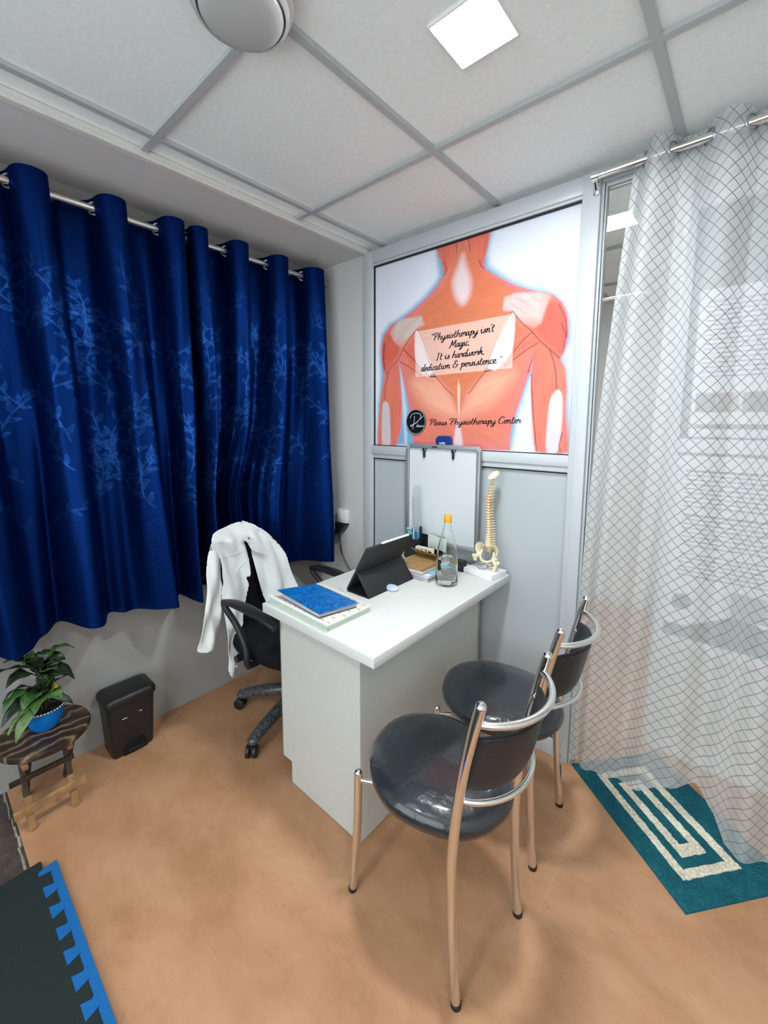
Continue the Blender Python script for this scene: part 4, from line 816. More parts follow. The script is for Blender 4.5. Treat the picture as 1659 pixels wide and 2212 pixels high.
m_ = MB(); m_.box((.420, -.126, ZT+.055), (.010, .002, .095), .0005, tilt=(0, .1)); m_.box((.426, -.124, ZT+.055), (.010, .002, .095), .0005, tilt=(0, -.1)); build('blade', m_, STEEL, sc)
m_ = MB(); m_.box((.419, -.088, ZT+.205), (.036, .0022, .30), .0006, tilt=(0, -.045)); rl = build('blade', m_, mat('clear_ruler', (.80, .84, .88), .15, trans=.75, ior=1.2), thing('clear_ruler', (.419, -.088, ZT+.06), 'long transparent ruler standing up in the black organiser', 'ruler'))
m_ = MB()
for k in range(40): m_.box((.405-.0003*k+.014-.0135-.0+.0, -.0895, ZT+.10+k*.0060), (.006 if k % 5 else .010, .0004, .0007))
build('scale_marks', m_, mat('ruler_marks', (.08, .08, .12), .6), rl.parent)['kind'] = 'stuff'
hl = thing('highlighter', (.388, -.11, ZT+.06), 'lime green highlighter pen with white cap in the organiser', 'pen')
m_ = MB(); m_.tube([(.396, -.112, ZT+.02), (.384, -.112, ZT+.122)], .0055, 12); build('barrel', m_, mat('lime_green', (.42, .72, .12), .4), hl, 60)
m_ = MB(); m_.tube([(.384, -.112, ZT+.122), (.381, -.112, ZT+.142)], [.0058, .0045], 12); build('cap', m_, PAPER, hl, 60)
m_ = MB(); m_.tube([(.418, -.118, ZT+.01), (.415, -.118, ZT+.135)], .0062, 12); m_.tube([(.415, -.118, ZT+.135), (.4147, -.118, ZT+.145)], [.006, .003], 12); solo('marker_pen', m_, BLKP, 'black marker pen between the two blue scissor handles', 'pen', 60)
m_ = MB(); m_.box((.433, -.135, ZT+.095), (.0085, .004, .115), .0015, tilt=(0, .02)); solo('nail_file', m_, mat('aqua_plastic', (.35, .62, .70), .4), 'thin pale aqua stick standing beside the scissors', 'stick')
m_ = MB(); m_.tube([(.446, -.095, ZT+.01), (.448, -.095, ZT+.150)], .007, 12); m_.tube([(.448, -.095, ZT+.150), (.4482, -.095, ZT+.158)], [.0068, .0035], 12); solo('marker_pen', m_, BLKP, 'tall black marker pen behind the ruler in the organiser', 'pen', 60)
cl = thing('block_calendar', (.52, -.155, ZT+.05), 'cream wooden block calendar showing 17 on the organiser', 'calendar')
CBX = mat('cream_block', (.76, .72, .60), .5); cx = .472
for k in range(4):
    w = (.030, .022, .022, .022)[k]; m_ = MB(); m_.b(cx, cx+w-.0008, -.170, -.148, ZT+.050, ZT+.078, .001); bkk = build('block', m_, CBX if k < 3 else CBX, cl, 40)
    m_ = MB()
    if k == 0: m_.b(cx+.005, cx+.024, -.1712, -.1698, ZT+.061, ZT+.063); m_.b(cx+.005, cx+.024, -.1712, -.1698, ZT+.065, ZT+.0665)
    if k == 1: m_.b(cx+.010, cx+.0125, -.1712, -.1698, ZT+.056, ZT+.073); m_.box((cx+.0085, -.1705, ZT+.0715), (.0045, .0014, .002), tilt=(0, -.6))
    if k == 2: m_.b(cx+.005, cx+.0155, -.1712, -.1698, ZT+.0705, ZT+.073); m_.box((cx+.0115, -.1705, ZT+.064), (.0025, .0014, .016), tilt=(0, .28))
    if k == 3: m_.b(cx+.002, cx+.019, -.1712, -.1698, ZT+.054, ZT+.068)
    build('figure', m_, INK, bkk); cx += w
m_ = MB(); m_.b(.470, .570, -.176, -.145, ZT+.0455, ZT+.0498); m_.b(.560, .566, -.170, -.150, ZT, ZT+.0455); m_.b(.474, .480, -.170, -.150, ZT, ZT+.0455); build('stand', m_, BLKP, cl)
m_ = MB(); m_.box((.510, -.082, ZT+.088), (.052, .0012, .068), .0002, tilt=(.05, .05)); t_ = build('sheet', m_, mat('notepaper_green', (.66, .72, .68), .6, noise=.12, nscale=25), thing('note_card', (.51, -.082, ZT), 'left pale greenish card leaning in the organiser behind the calendar', 'card'))
m_ = MB(); m_.box((.560, -.080, ZT+.082), (.052, .0012, .068), .0002, tilt=(.05, .05)); t_ = build('sheet', m_, MATS['notepaper_green'], thing('note_card', (.56, -.08, ZT), 'right pale greenish card leaning next to the bottle in the organiser', 'card'))

m_ = MB(); m_.b(.668, .722, -.150, -.112, ZT, ZT+.048, .005); bx = build('case', m_, BLKP, thing('black_gadget_box', (.695, -.13, ZT), 'small black box with three slots between bottle and spine model', 'box'), 40)
m_ = MB()
for k in range(3): m_.b(.681+k*.012, .683+k*.012, -.1515, -.149, ZT+.016, ZT+.032)
build('slot', m_, mat('slot_grey', (.16, .17, .20), .4), bx.parent)

# ------------------------------------------------------------------ water bottle
bt = thing('water_bottle', (.736, -.305, ZT), 'tall clear conical bottle with yellow cap, half filled with water', 'bottle')
GL = mat('bottle_glass', (.97, .985, .96), .0, trans=1., ior=1.30)
WT = mat('bottle_water', (.93, .97, .90), .0, trans=1., ior=1.333)
c0 = (.736, -.305, ZT)
pr = [(0, .0005), (.030, .0005), (.0345, .004), (.0350, .012), (.0350, .062), (.0348, .105), (.0330, .130), (.0285, .165), (.0225, .205), (.0170, .240), (.0135, .262), (.0130, .272)]
inn = [(.0115, .272), (.0120, .262), (.0155, .240), (.0210, .205), (.0268, .165), (.0313, .130), (.0330, .105), (.0332, .062), (.0332, .014), (.0300, .006), (0, .005)]
fx = lambda L_: [(r*(1+.29*min(1, max(0, (.262-z)/.10))), z) for r, z in L_]
m_ = MB(); m_.lathe(fx(pr+inn), c0, 48); build('glass_body', m_, GL, bt, 60)
m_ = MB(); m_.lathe(fx([(0, .0052), (.0300, .0062), (.0331, .0142), (.0331, .062), (.0329, .105), (.0325, .110), (.0, .109)]), c0, 48); build('water', m_, WT, bt, 60)
m_ = MB(); m_.lathe([(.0150, .262), (.0158, .264), (.0158, .289), (.0148, .292), (0, .2925)], c0, 36); build('cap', m_, mat('yellow_cap', (.86, .42, .02), .4), bt, 40)
# ------------------------------------------------------------------ whiteboard and blue box
wb = thing('whiteboard', (.53, -.05, .83), 'small grey-framed whiteboard hung on the middle rail behind the desk', 'whiteboard')
bx0, bx1, bz0, bz1 = .322, .745, .828, 1.322
m_ = MB(); m_.b(bx0+.012, bx1-.012, -.052, -.044, bz0+.012, bz1-.012); build('writing_surface', m_, mat('whiteboard_white', (.66, .70, .73), .25), wb)
rr_ = .020
for a, b_ in (((bx0+rr_, bz1-.011), (bx1-rr_, bz1-.011)), ((bx0+rr_, bz0+.011), (bx1-rr_, bz0+.011))):
    m_ = MB(); m_.box(((a[0]+b_[0])/2, -.051, a[1]), (b_[0]-a[0], .022, .022), .005); build('frame_rail', m_, mat('grey_rail', (.30, .325, .34), .35, metal=.3), wb, 40)
for x in (bx0+.011, bx1-.011):
    m_ = MB(); m_.box((x, -.051, (bz0+bz1)/2), (.020, .022, bz1-bz0-2*rr_), .005)
    m_.box((x-.003, -.0625, (bz0+bz1)/2), (.0035, .003, bz1-bz0-2*rr_), .001); build('frame_rail', m_, GREYM, wb, 40)
for cx, cz, a0 in ((bx0+.026, bz1-.026, PI/2), (bx1-.026, bz1-.026, 0), (bx0+.026, bz0+.026, PI), (bx1-.026, bz0+.026, -PI/2)):
    m_ = MB(); m_.tube([(cx+.0145*math.cos(a0+t*PI/16), -.051, cz+.0145*math.sin(a0+t*PI/16)) for t in range(9)], .0125, 12, flat=1.); build('corner_cap', m_, mat('grey_cap', (.33, .36, .37), .4), wb, 60)
m_ = MB(); m_.b(.485, .515, -.0635, -.0615, bz1-.015, bz1-.008); build('maker_mark', m_, mat('dark_mark', (.03, .03, .035), .5), wb)
for x in (.436, .602):
    m_ = MB(); m_.b(x-.0135, x+.0135, -.064, -.053, bz1-.030, bz1-.020, .002); m_.b(x-.008, x+.008, -.064, -.053, bz1-.034, bz1-.028, .002); m_.b(x-.0055, x+.0055, -.062, -.053, bz1-.066, bz1-.030, .0025); ck = build('clip', m_, BLKP, wb, 40)
    m_ = MB(); m_.ell((x-.0095, -.0645, bz1-.026), (.003, .001, .003), 8, 6); m_.ell((x+.0095, -.0645, bz1-.026), (.003, .001, .003), 8, 6); build('rivet', m_, PAPER, ck)
bb_ = thing('blue_box', (.53, -.035, 1.30), 'small dark blue box peeking above the whiteboard on the rail', 'box')
m_ = MB(); m_.prism([(.488, 1.300), (.486, 1.348), (.500, 1.363), (.562, 1.363), (.570, 1.350), (.573, 1.300)], -.0335, -.016, lambda a, b_, h: (a, h, b_)); build('case', m_, mat('royal_blue_card', (.006, .035, .22), .4), bb_)
tx = bpy.data.curves.new('box_lettering', 'FONT'); tx.body = 'VIPL'; tx.size = .022; tx.extrude = .0003
tobj = link(bpy.data.objects.new('tmp_text', tx)); dgx = bpy.context.evaluated_depsgraph_get(); bpy.context.view_layer.update()
tm = bpy.data.meshes.new_from_object(tobj.evaluated_get(dgx)); bpy.data.objects.remove(tobj)
tm.transform(Matrix.Translation((.506-.53, .0012, 1.318-1.30)) @ Matrix.Rotation(PI/2, 4, 'X')); tm.materials.clear(); tm.materials.append(MATS['white_ink'])
to = link(bpy.data.objects.new('box_lettering', tm)); to.parent = bb_

# ------------------------------------------------------------------ spine model
sp = thing('spine_model', (.805, -.095, ZT), 'cream human spine and pelvis model on a white base at the desk end', 'anatomical model')
m_ = MB(); m_.box((.8025, -.098, ZT+.0125), (.148, .112, .025), .002, rot=-.13); build('base', m_, mat('white_base', (.82, .83, .84), .35), sp, 40)
SX, SY = .812, -.088
m_ = MB(); m_.tube([(SX, SY, ZT+.02), (SX-.002, SY, ZT+.10)], .0045, 12); build('rod', m_, STEEL, sp, 60)
Rf = Matrix.Rotation(-.35, 4, 'Z')          # the model is turned a little to the right
def axis(t):  # t 0 sacrum .. 1 top of neck
    z = ZT+.128+t*.288
    x = SX-.007*math.sin(t*PI*.9)-.004+.016*t**2+.002*math.sin(t*6.28)
    y = SY+.005*math.sin(t*2*PI)
    return Vector((x, y, z))
NV = 24
for k in range(NV):
    t = (k+.5)/NV; t0 = (t**1.12); c = axis(t0); s_ = 1.08-.52*t
    hgt = .0086*(1-.38*t)
    m_ = MB(); M4 = Matrix.Translation(c) @ Rf
    m_.lathe([(0, -hgt*.5), (.0150*s_, -hgt*.5), (.0132*s_, 0), (.0150*s_, hgt*.5), (0, hgt*.5)], (0, 0, 0), 18, M4, sy=.8)
    def P3(*a): return M4 @ Vector(a)
    for sg in (-1, 1):
        m_.tube([P3(.008*s_*sg, .009*s_, 0), P3(.021*s_*sg, .015*s_, .001), P3(.027*s_*sg, .017*s_, .0025)], [.0030*s_, .0024*s_, .0018*s_], 7)
        m_.tube([P3(.007*s_*sg, .013*s_, -.004), P3(.008*s_*sg, .015*s_, .005)], .0028*s_, 6)
    m_.tube([P3(0, .012*s_, 0), P3(0, .024*s_, -.003), P3(0, .030*s_, -.006)], [.0032*s_, .0028*s_, .0018*s_], 7)
    v_ = build('vertebra', m_, BONE, sp, 50)
    m_ = MB(); t2 = ((k+.0)/NV)**1.12; c2_ = axis(t2)
    M5 = Matrix.Translation(c2_) @ Rf
    m_.lathe([(0, -.0022), (.0122*s_, -.0018), (.0126*s_, 0), (.0122*s_, .0018), (0, .0022)], (0, 0, 0), 16, M5, sy=.8); build('disc', m_, DISC, v_, 50)
    m_ = MB()
    for sg in (-1, 1): m_.tube([M5 @ Vector((.006*s_*sg, .009*s_, 0)), M5 @ Vector((.017*s_*sg, .010*s_, -.002)), M5 @ Vector((.020*s_*sg, .009*s_, -.0045))], .0012, 6)
    build('nerve', m_, mat('nerve_yellow', (.80, .42, .08), .5), v_)
m_ = MB()
for k in range(5):
    p = axis(.60+k*.028); m_.ell(p+Vector((.014, -.004, 0)), (.0035, .003, .0062), 8, 6); 
m_.tube([axis(.76)+Vector((-.010, -.006, 0)), axis(.71)+Vector((-.019, -.008, 0)), axis(.68)+Vector((-.023, -.008, 0))], .0016, 6); build('artery', m_, NERVE, sp, 60)
# occiput plate
tp = axis(1.0)
m_ = MB(); V = []; F = []
M6 = Matrix.Translation(tp+Vector((.003, .004, .013))) @ Matrix.Rotation(-.35, 4, 'Z') @ Matrix.Rotation(math.radians(38), 4, 'X')
nr, ns = 7, 28
for top in (0, 1):
    for i in range(nr+1):
        for k in range(ns):
            a = 2*PI*k/ns; r = i/nr; x = .0235*r*math.cos(a); y = .0285*r*math.sin(a); z = -.009*(1-r*r)+(.0022 if top else 0)
            V.append(M6 @ Vector((x, y+.008, z+.010)))
n1 = (nr+1)*ns
for top in (0, 1):
    for i in range(nr):
        for k in range(ns): F.append((top*n1+i*ns+k, top*n1+i*ns+(k+1) % ns, top*n1+(i+1)*ns+(k+1) % ns, top*n1+(i+1)*ns+k))
for k in range(ns): F.append((nr*ns+k, nr*ns+(k+1) % ns, n1+nr*ns+(k+1) % ns, n1+nr*ns+k))
m_.add(V, F); m_.ell(tp+Vector((0, 0, .004)), (.011, .010, .006), 12, 8); build('occipital_plate', m_, BONE, sp, 60)
# pelvis: sacrum, two wings, pubic ring, thigh bone stubs
PC = Vector((SX-.003, SY-.004, ZT+.085)); RM = Matrix.Translation(PC) @ Matrix.Rotation(.03, 4, 'Z') @ Matrix.Rotation(math.radians(4), 4, 'Y')
def PP(*a): return RM @ Vector(a)
m_ = MB(); m_.lathe([(.001, -.018), (.006, -.010), (.012, .008), (.0185, .026), (.0195, .036), (.014, .041), (0, .042)], (0, 0, 0), 18, RM @ Matrix.Translation((-.001, .012, .012)), sy=.55); build('sacrum', m_, mat('sacrum_tan', (.72, .50, .27), .5), sp, 60)
def loft(m_, rows, th=.0028):
    nrow = len(rows); nc = len(rows[0]); V = []; F = []
    for top in (0, 1):
        for r_ in rows:
            for p in r_: V.append(PP(p[0], p[1]+(th if top else -th), p[2]))
    n1 = nrow*nc
    for i in range(nrow-1):
        for j in range(nc-1):
            a = i*nc+j; F.append((a, a+1, a+nc+1, a+nc)); F.append((a+n1, a+nc+n1, a+nc+1+n1, a+1+n1))
    for j in range(nc-1): F += [(j, j+n1, j+1+n1, j+1), ((nrow-1)*nc+j, (nrow-1)*nc+j+1, (nrow-1)*nc+j+1+n1, (nrow-1)*nc+j+n1)]
    for i in range(nrow-1): F += [(i*nc, (i+1)*nc, (i+1)*nc+n1, i*nc+n1), (i*nc+nc-1, i*nc+nc-1+n1, (i+1)*nc+nc-1+n1, (i+1)*nc+nc-1)]
    m_.add(V, F)
for sg in (-1, 1):
    m_ = MB(); rows = []
    outer = [(.014, .044), (.022, .054), (.034, .058), (.046, .052), (.054, .040), (.055, .026), (.049, .012), (.041, .003), (.036, -.006)]
    inner = [(.013, .030), (.016, .032), (.020, .032), (.024, .029), (.027, .022), (.029, .014), (.029, .006), (.029, -.002), (.029, -.008)]
    for q in range(6):
        t = q/5; row = []
        for (ox, oz), (ix, iz) in zip(outer, inner):
            x = ix*(1-t)+ox*t; z = iz*(1-t)+oz*t; row.append((sg*x, .010-.020*math.sin(t*1.5)*(z > 0)-.002*t+.006*(1-t), z))
        rows.append(row)
    loft(m_, rows)
    m_.tube([PP(*p) for p in spline([(sg*.0265, .006, .020), (sg*.0300, .000, .004), (sg*.0290, -.008, -.008), (sg*.022, -.014, -.018), (sg*.010, -.017, -.0235), (0, -.018, -.0245)], 5)], [.0052]*26, 10)
    m_.tube([PP(*p) for p in spline([(sg*.034, -.002, -.004), (sg*.033, .004, -.020), (sg*.024, -.002, -.034), (sg*.012, -.012, -.034), (sg*.003, -.016, -.026)], 5)], .0042, 10)
    m_.ell(PP(sg*.040, -.004, -.004), (.0125, .012, .012), 14, 10)
    build('hip_bone', m_, BONE, sp, 60)
    m_ = MB()
    if sg > 0:
        m_.ell(PP(.038, -.016, -.010), (.0105, .010, .0105), 14, 10); m_.tube([PP(.040, -.016, -.012), PP(.050, -.017, -.022)], [.0075, .0085], 10)
        m_.ell(PP(.060, -.016, -.016), (.0085, .0085, .010), 12, 8); m_.tube([PP(.053, -.017, -.020), PP(.048, -.020, -.040), PP(.045, -.022, -.062)], [.0105, .0085, .0092], 14)
    else:
        m_.ell(PP(-.046, -.010, -.010), (.0105, .011, .0105), 14, 10); m_.ell(PP(-.058, -.012, -.013), (.0085, .009, .010), 12, 8); m_.tube([PP(-.054, -.012, -.012), PP(-.049, -.013, -.028), PP(-.048, -.013, -.034)], [.0115, .0090, .0062], 12)
    build('thigh_bone', m_, BONE, sp, 60)
m_ = MB(); m_.tube([(SX-.045, -.10, ZT+.026), (SX-.03, -.115, ZT+.027), (SX-.01, -.118, ZT+.027), (SX, -.10, ZT+.027)], .0022, 8); m_.tube([(SX-.085, -.085, ZT+.002), (SX-.06, -.09, ZT+.012), (SX-.045, -.10, ZT+.026)], .0022, 8); solo('grey_cable', m_, mat('grey_rubber', (.25, .26, .27), .5), 'grey bent cable lying over the spine model base', 'cable', 60)

# ------------------------------------------------------------------ visitor chairs
def visitor_chair(loc, rz, label):
    t = thing('visitor_chair', loc, label, 'chair', 'chrome visitor chairs in front of the desk', rz)
    L = dict(parent=t, local=True)
    m_ = MB(); c0 = (-.188, 0, 0)
    rx, ry = .212, .198
    prof = [(0, .400), (.150, .400), (.178, .406), (.196, .421), (.200, .436), (.196, .452), (.182, .466), (.155, .476), (.10, .481), (.05, .4825), (0, .483)]
    V = []; F = []; seg = 56
    for r, z in prof:
        for k in range(seg):
            a = 2*PI*k/seg; f_ = 1+.018*math.cos(2*a)+.012*math.cos(4*a+.4)+.006*math.sin(7*a)*(r > .17)
            V.append((c0[0]+r/.199*rx*math.cos(a)*f_, r/.199*ry*math.sin(a)*f_, z+.003*math.sin(3*a)*(r > .1)))
    for i in range(len(prof)-1):
        for k in range(seg): F.append((i*seg+k, i*seg+(k+1) % seg, (i+1)*seg+(k+1) % seg, (i+1)*seg+k))
    m_.add(V, F); build('seat', m_, CUSH, smooth=70, **L)
    m_ = MB()
    m_.tube([(-.180+.150*math.cos(a*PI/20), .145*math.sin(a*PI/20), .393) for a in range(40)], .009, 10, closed=True); build('seat_ring', m_, CHROME, smooth=60, **L)
    for sg in (-1, 1):
        m_ = MB(); y = sg*.1445
        pth = spline([(0, y, 0), (-.012, y*1.0, .13), (-.022, y*1.005, .29), (-.020, y*1.01, .43), (.000, y*1.02, .60), (.028, y*1.03, .74), (.048, y*1.035, .822)], 6)
        m_.tube(pth, .0128, 18); m_.ell(pth[-1], (.0128, .0128, .0128), 16, 10); lg_ = build('rear_leg', m_, CHROME, smooth=60, **L)
        m_ = MB(); m_.tube([(0, y, 0), (0, y, .012)], [.0135, .0138], 16); build('foot', m_, BLKP, parent=lg_, local=True, smooth=60)
        m_ = MB(); y = sg*.1706
        pth = spline([(-.378, y, 0), (-.366, y*.985, .12), (-.358, y*.97, .26), (-.355, y*.965, .405)], 6)
        m_.tube(pth, .0125, 18); m_.ell(pth[-1], (.0125, .0125, .0125), 16, 10); lg_ = build('front_leg', m_, CHROME, smooth=60, **L)
        m_ = MB(); m_.tube([(-.378, y, 0), (-.377, y, .012)], [.0132, .0135], 16); build('foot', m_, BLKP, parent=lg_, local=True, smooth=60)
        m_ = MB(); m_.tube([(-.355, y*.965, .385), (-.310, y*.82, .390)], .007, 10); build('bracket', m_, CHROME, smooth=60, **L)
        m_ = MB(); m_.tube([(-.020, sg*.145, .390), (-.055, sg*.110, .390)], .007, 10); build('bracket', m_, CHROME, smooth=60, **L)
    def bow(z, xo, depth, yy, rr, name):
        m_ = MB(); pts = [(xo+depth*(1-(q/10)**2)**.75 if abs(q) < 10 else xo, yy*q/10, z) for q in range(-10, 11)]
        m_.tube(spline(pts, 3), rr, 14); build(name, m_, mat('satin_chrome_bar', (.86, .86, .84), .22, metal=1.), smooth=60, **L)
    bow(.775, .036, .080, .146, .0085, 'upper_back_bar')
    bow(.560, -.004, .078, .144, .0075, 'lower_back_bar')
    # curved padded back
    m_ = MB(); V = []; F = []; ny, nz = 22, 12
    def bp(u, v, side):
        y = .1375*u; dep = .062*(1-abs(u)**2.2)**.9
        zc = .664; hz = .082*(1-.10*abs(u)**6); z = zc+hz*v
        x = .018+(z-.664)*.22+dep
        pad = .0155*(1-abs(v)**3.2)**.5*(1-abs(u)**8)**.5
        return (x-(pad if side else -.006*(1-abs(v)**6)), y, z)
    for side in (0, 1):
        for i in range(ny+1):
            for j in range(nz+1): V.append(bp(-1+2*i/ny, -1+2*j/nz, side))
    n1 = (ny+1)*(nz+1)
    for i in range(ny):
        for j in range(nz):
            a = i*(nz+1)+j; F.append((a, a+1, a+nz+2, a+nz+1)); F.append((a+n1, a+nz+1+n1, a+nz+2+n1, a+1+n1))
    for i in range(ny):
        for j_ in (0, nz): a = i*(nz+1)+j_; F.append((a, a+nz+1, a+nz+1+n1, a+n1))
    for j in range(nz):
        for i_ in (0, ny): a = i_*(nz+1)+j; F.append((a, a+n1, a+1+n1, a+1))
    m_.add(V, F); bk_ = build('backrest', m_, LEATH, smooth=60, **L)
    m_ = MB()
    m_.tube([(bp(-1+2*i/40, .88, 0)[0]+.0015, bp(-1+2*i/40, .88, 0)[1], bp(-1+2*i/40, .88, 0)[2]) for i in range(1, 40)], .0012, 6); build('seam', m_, BLKP, parent=bk_, local=True)
    for sg in (-1, 1):
        for z in (.625, .700):
            m_ = MB(); m_.tube([(.004+(z-.664)*.22, sg*.143, z), (.022+(z-.664)*.22, sg*.128, z)], [.0048, .0048], 10); build('screw', m_, CHROME, smooth=60, **L)
    return t
ch = visitor_chair((1.2295, -.8345, 0), math.radians(-6.6), 'front grey-cushioned chrome visitor chair nearest the camera')
def copy_tree(o, parent=None):
    c = o.copy(); COL.objects.link(c); c.parent = parent
    for k_ in o.children: copy_tree(k_, c)
    return c
ch2 = copy_tree(ch); ch2.location = (1.2215, -.390, 0); ch2.rotation_euler = (0, 0, math.radians(2.6)); ch2['label'] = 'rear grey-cushioned chrome visitor chair beside the sheer curtain'

# ------------------------------------------------------------------ office chair with the coat
HX, HY = .080, -.570
oc = thing('office_chair', (HX, HY, 0), 'black swivel office chair with plastic-wrapped base behind the desk', 'office chair')
for k in range(5):
    a = math.radians([-147, -79, -8, 68, 142][k]); ca, sa = math.cos(a), math.sin(a); R_ = .315
    m_ = MB(); pth = spline([(HX+ca*.03, HY+sa*.03, .125), (HX+ca*.12, HY+sa*.12, .118), (HX+ca*.22, HY+sa*.22, .098), (HX+ca*(R_-.01), HY+sa*(R_-.01), .072)], 6)
    m_.tube(pth, [.034-.010*i/(len(pth)-1) for i in range(len(pth))], 14); m_.ell(pth[-1], (.026, .026, .022), 12, 8); lg_ = build('base_leg', m_, WRAP, oc, 60)
    m_ = MB(); cx, cy = HX+ca*R_, HY+sa*R_; ax = Vector((-sa, ca, 0)); tw = a+.5*k
    d_ = Vector((math.cos(tw), math.sin(tw), 0)); w_ = Vector((-d_.y, d_.x, 0)); cc = Vector((cx, cy, .0265))
    for sg in (-1, 1): m_.tube([cc+w_*(sg*.007), cc+w_*(sg*.011), cc+w_*(sg*.021), cc+w_*(sg*.024)], [.0255, .0265, .0265, .020], 22)
    m_.tube([cc+Vector((0, 0, .0)), cc+Vector((0, 0, .045))], .009, 10); m_.box(cc+Vector((0, 0, .018)), (.012, .012, .03)); build('caster', m_, BLKP, lg_, 60)
m_ = MB(); m_.tube([(HX, HY, .085), (HX, HY, .16)], .034, 20); m_.tube([(HX, HY, .16), (HX, HY, .27)], .026, 20); m_.tube([(HX, HY, .27), (HX, HY, .40)], .014, 16); build('gas_column', m_, BLKP, oc, 60)
CA = math.radians(6); cM = Matrix.Translation((.115, -.635, 0)) @ Matrix.Rotation(CA, 4, 'Z')     # seat frame: +x faces the desk
def CL(x, y, z): return cM @ Vector((x, y, z))
m_ = MB(); m_.box(CL(-.02, 0, .40), (.20, .16, .05), .01, rot=CA); m_.tube([CL(.0, -.07, .40), CL(.0, -.25, .405)], .005, 8); build('seat_mechanism', m_, BLKP, oc, 40)
m_ = MB(); m_.tube([CL(-.09, -.10, .405), CL(-.10, -.20, .405), CL(-.10, -.205, .405), CL(-.10, -.235, .405)], [.006, .006, .017, .015], 12); build('tilt_knob', m_, BLKP, oc, 50)
m_ = MB(); V = []; F = []; ns = 40
prof = [(0, .418), (.90, .418), (.985, .436), (1., .460), (.97, .485), (.86, .500), (.5, .505), (0, .500)]
for r, z in prof:
    for k in range(ns):
        a = 2*PI*k/ns; q = (abs(math.cos(a))**3.2+abs(math.sin(a))**3.2)**(-1/3.2); V.append(CL(.225*q*math.cos(a)*r, .235*q*math.sin(a)*r, z-.018*max(0, math.cos(a))**3*r))
for i in range(len(prof)-1):
    for k in range(ns): F.append((i*ns+k, i*ns+(k+1) % ns, (i+1)*ns+(k+1) % ns, (i+1)*ns+k))
m_.add(V, F); build('seat', m_, BLKF, oc, 60)
for sg in (-1, 1):
    m_ = MB(); y = sg*.262
    m_.tube([CL(*p) for p in spline([(.02, sg*.20, .425), (.02, y, .435), (.01, y, .50), (-.045, y, .585), (-.125, y, .650), (-.10, y, .672), (.03, y, .668), (.14, y, .655), (.19, y, .640)], 6)], .0135, 12, flat=1.)
    ar = build('armrest', m_, BLKP, oc, 60)
    m_ = MB(); pth = spline([(-.140, y, .668), (-.07, y, .682), (.03, y, .682), (.13, y, .668), (.195, y, .645)], 6)
    V = []; F = []; n_ = len(pth)
    for i, p in enumerate(pth):
        wv = .026*math.sin(PI*min(max((i+.8)/(n_+.6), 0), 1))**.45
        for q in range(12):
            a = 2*PI*q/12; V.append(CL(p[0], p[1]+wv*math.cos(a), p[2]+.009*math.sin(a)))
    for i in range(n_-1):
        for q in range(12): F.append((i*12+q, i*12+(q+1) % 12, (i+1)*12+(q+1) % 12, (i+1)*12+q))
    F.append(tuple(range(12))); F.append(tuple((n_-1)*12+q for q in range(12))); m_.add(V, F); build('arm_pad', m_, BLKP, ar, 60)
# backrest: arched panel leaning back
def back_x(y, z): return -.112-.10*(z-.5)+.06*(abs(y+.66)/.24)**2
m_ = MB(); V = []; F = []; ny, nz = 20, 20
for side in (0, 1):
    for i in range(ny+1):
        for j in range(nz+1):
            u = -1+2*i/ny; z0 = .46; zt = .915-.15*abs(u)**2.6; z = z0+(zt-z0)*j/nz; w = .150+.035*min(1, j/nz*1.5)
            y = -.690+u*w; V.append((back_x(y, z)+(.012 if side else -.012), y, z))
n1 = (ny+1)*(nz+1)
for i in range(ny):
    for j in range(nz): a = i*(nz+1)+j; F += [(a, a+1, a+nz+2, a+nz+1), (a+n1, a+nz+1+n1, a+nz+2+n1, a+1+n1)]
for i in range(ny):
    for j_ in (0, nz): a = i*(nz+1)+j_; F.append((a, a+nz+1, a+nz+1+n1, a+n1))
for j in range(nz):
    for i_ in (0, ny): a = i_*(nz+1)+j; F.append((a, a+n1, a+1+n1, a+1))
m_.add(V, F); build('backrest', m_, BLKF, oc, 60)
m_ = MB(); m_.tube(spline([(.05, -.640, .40), (-.06, -.650, .405), (-.135, -.658, .44), (-.150, -.662, .55), (-.165, -.665, .70)], 6), .018, 12, flat=.6); build('back_support', m_, BLKP, oc, 60)

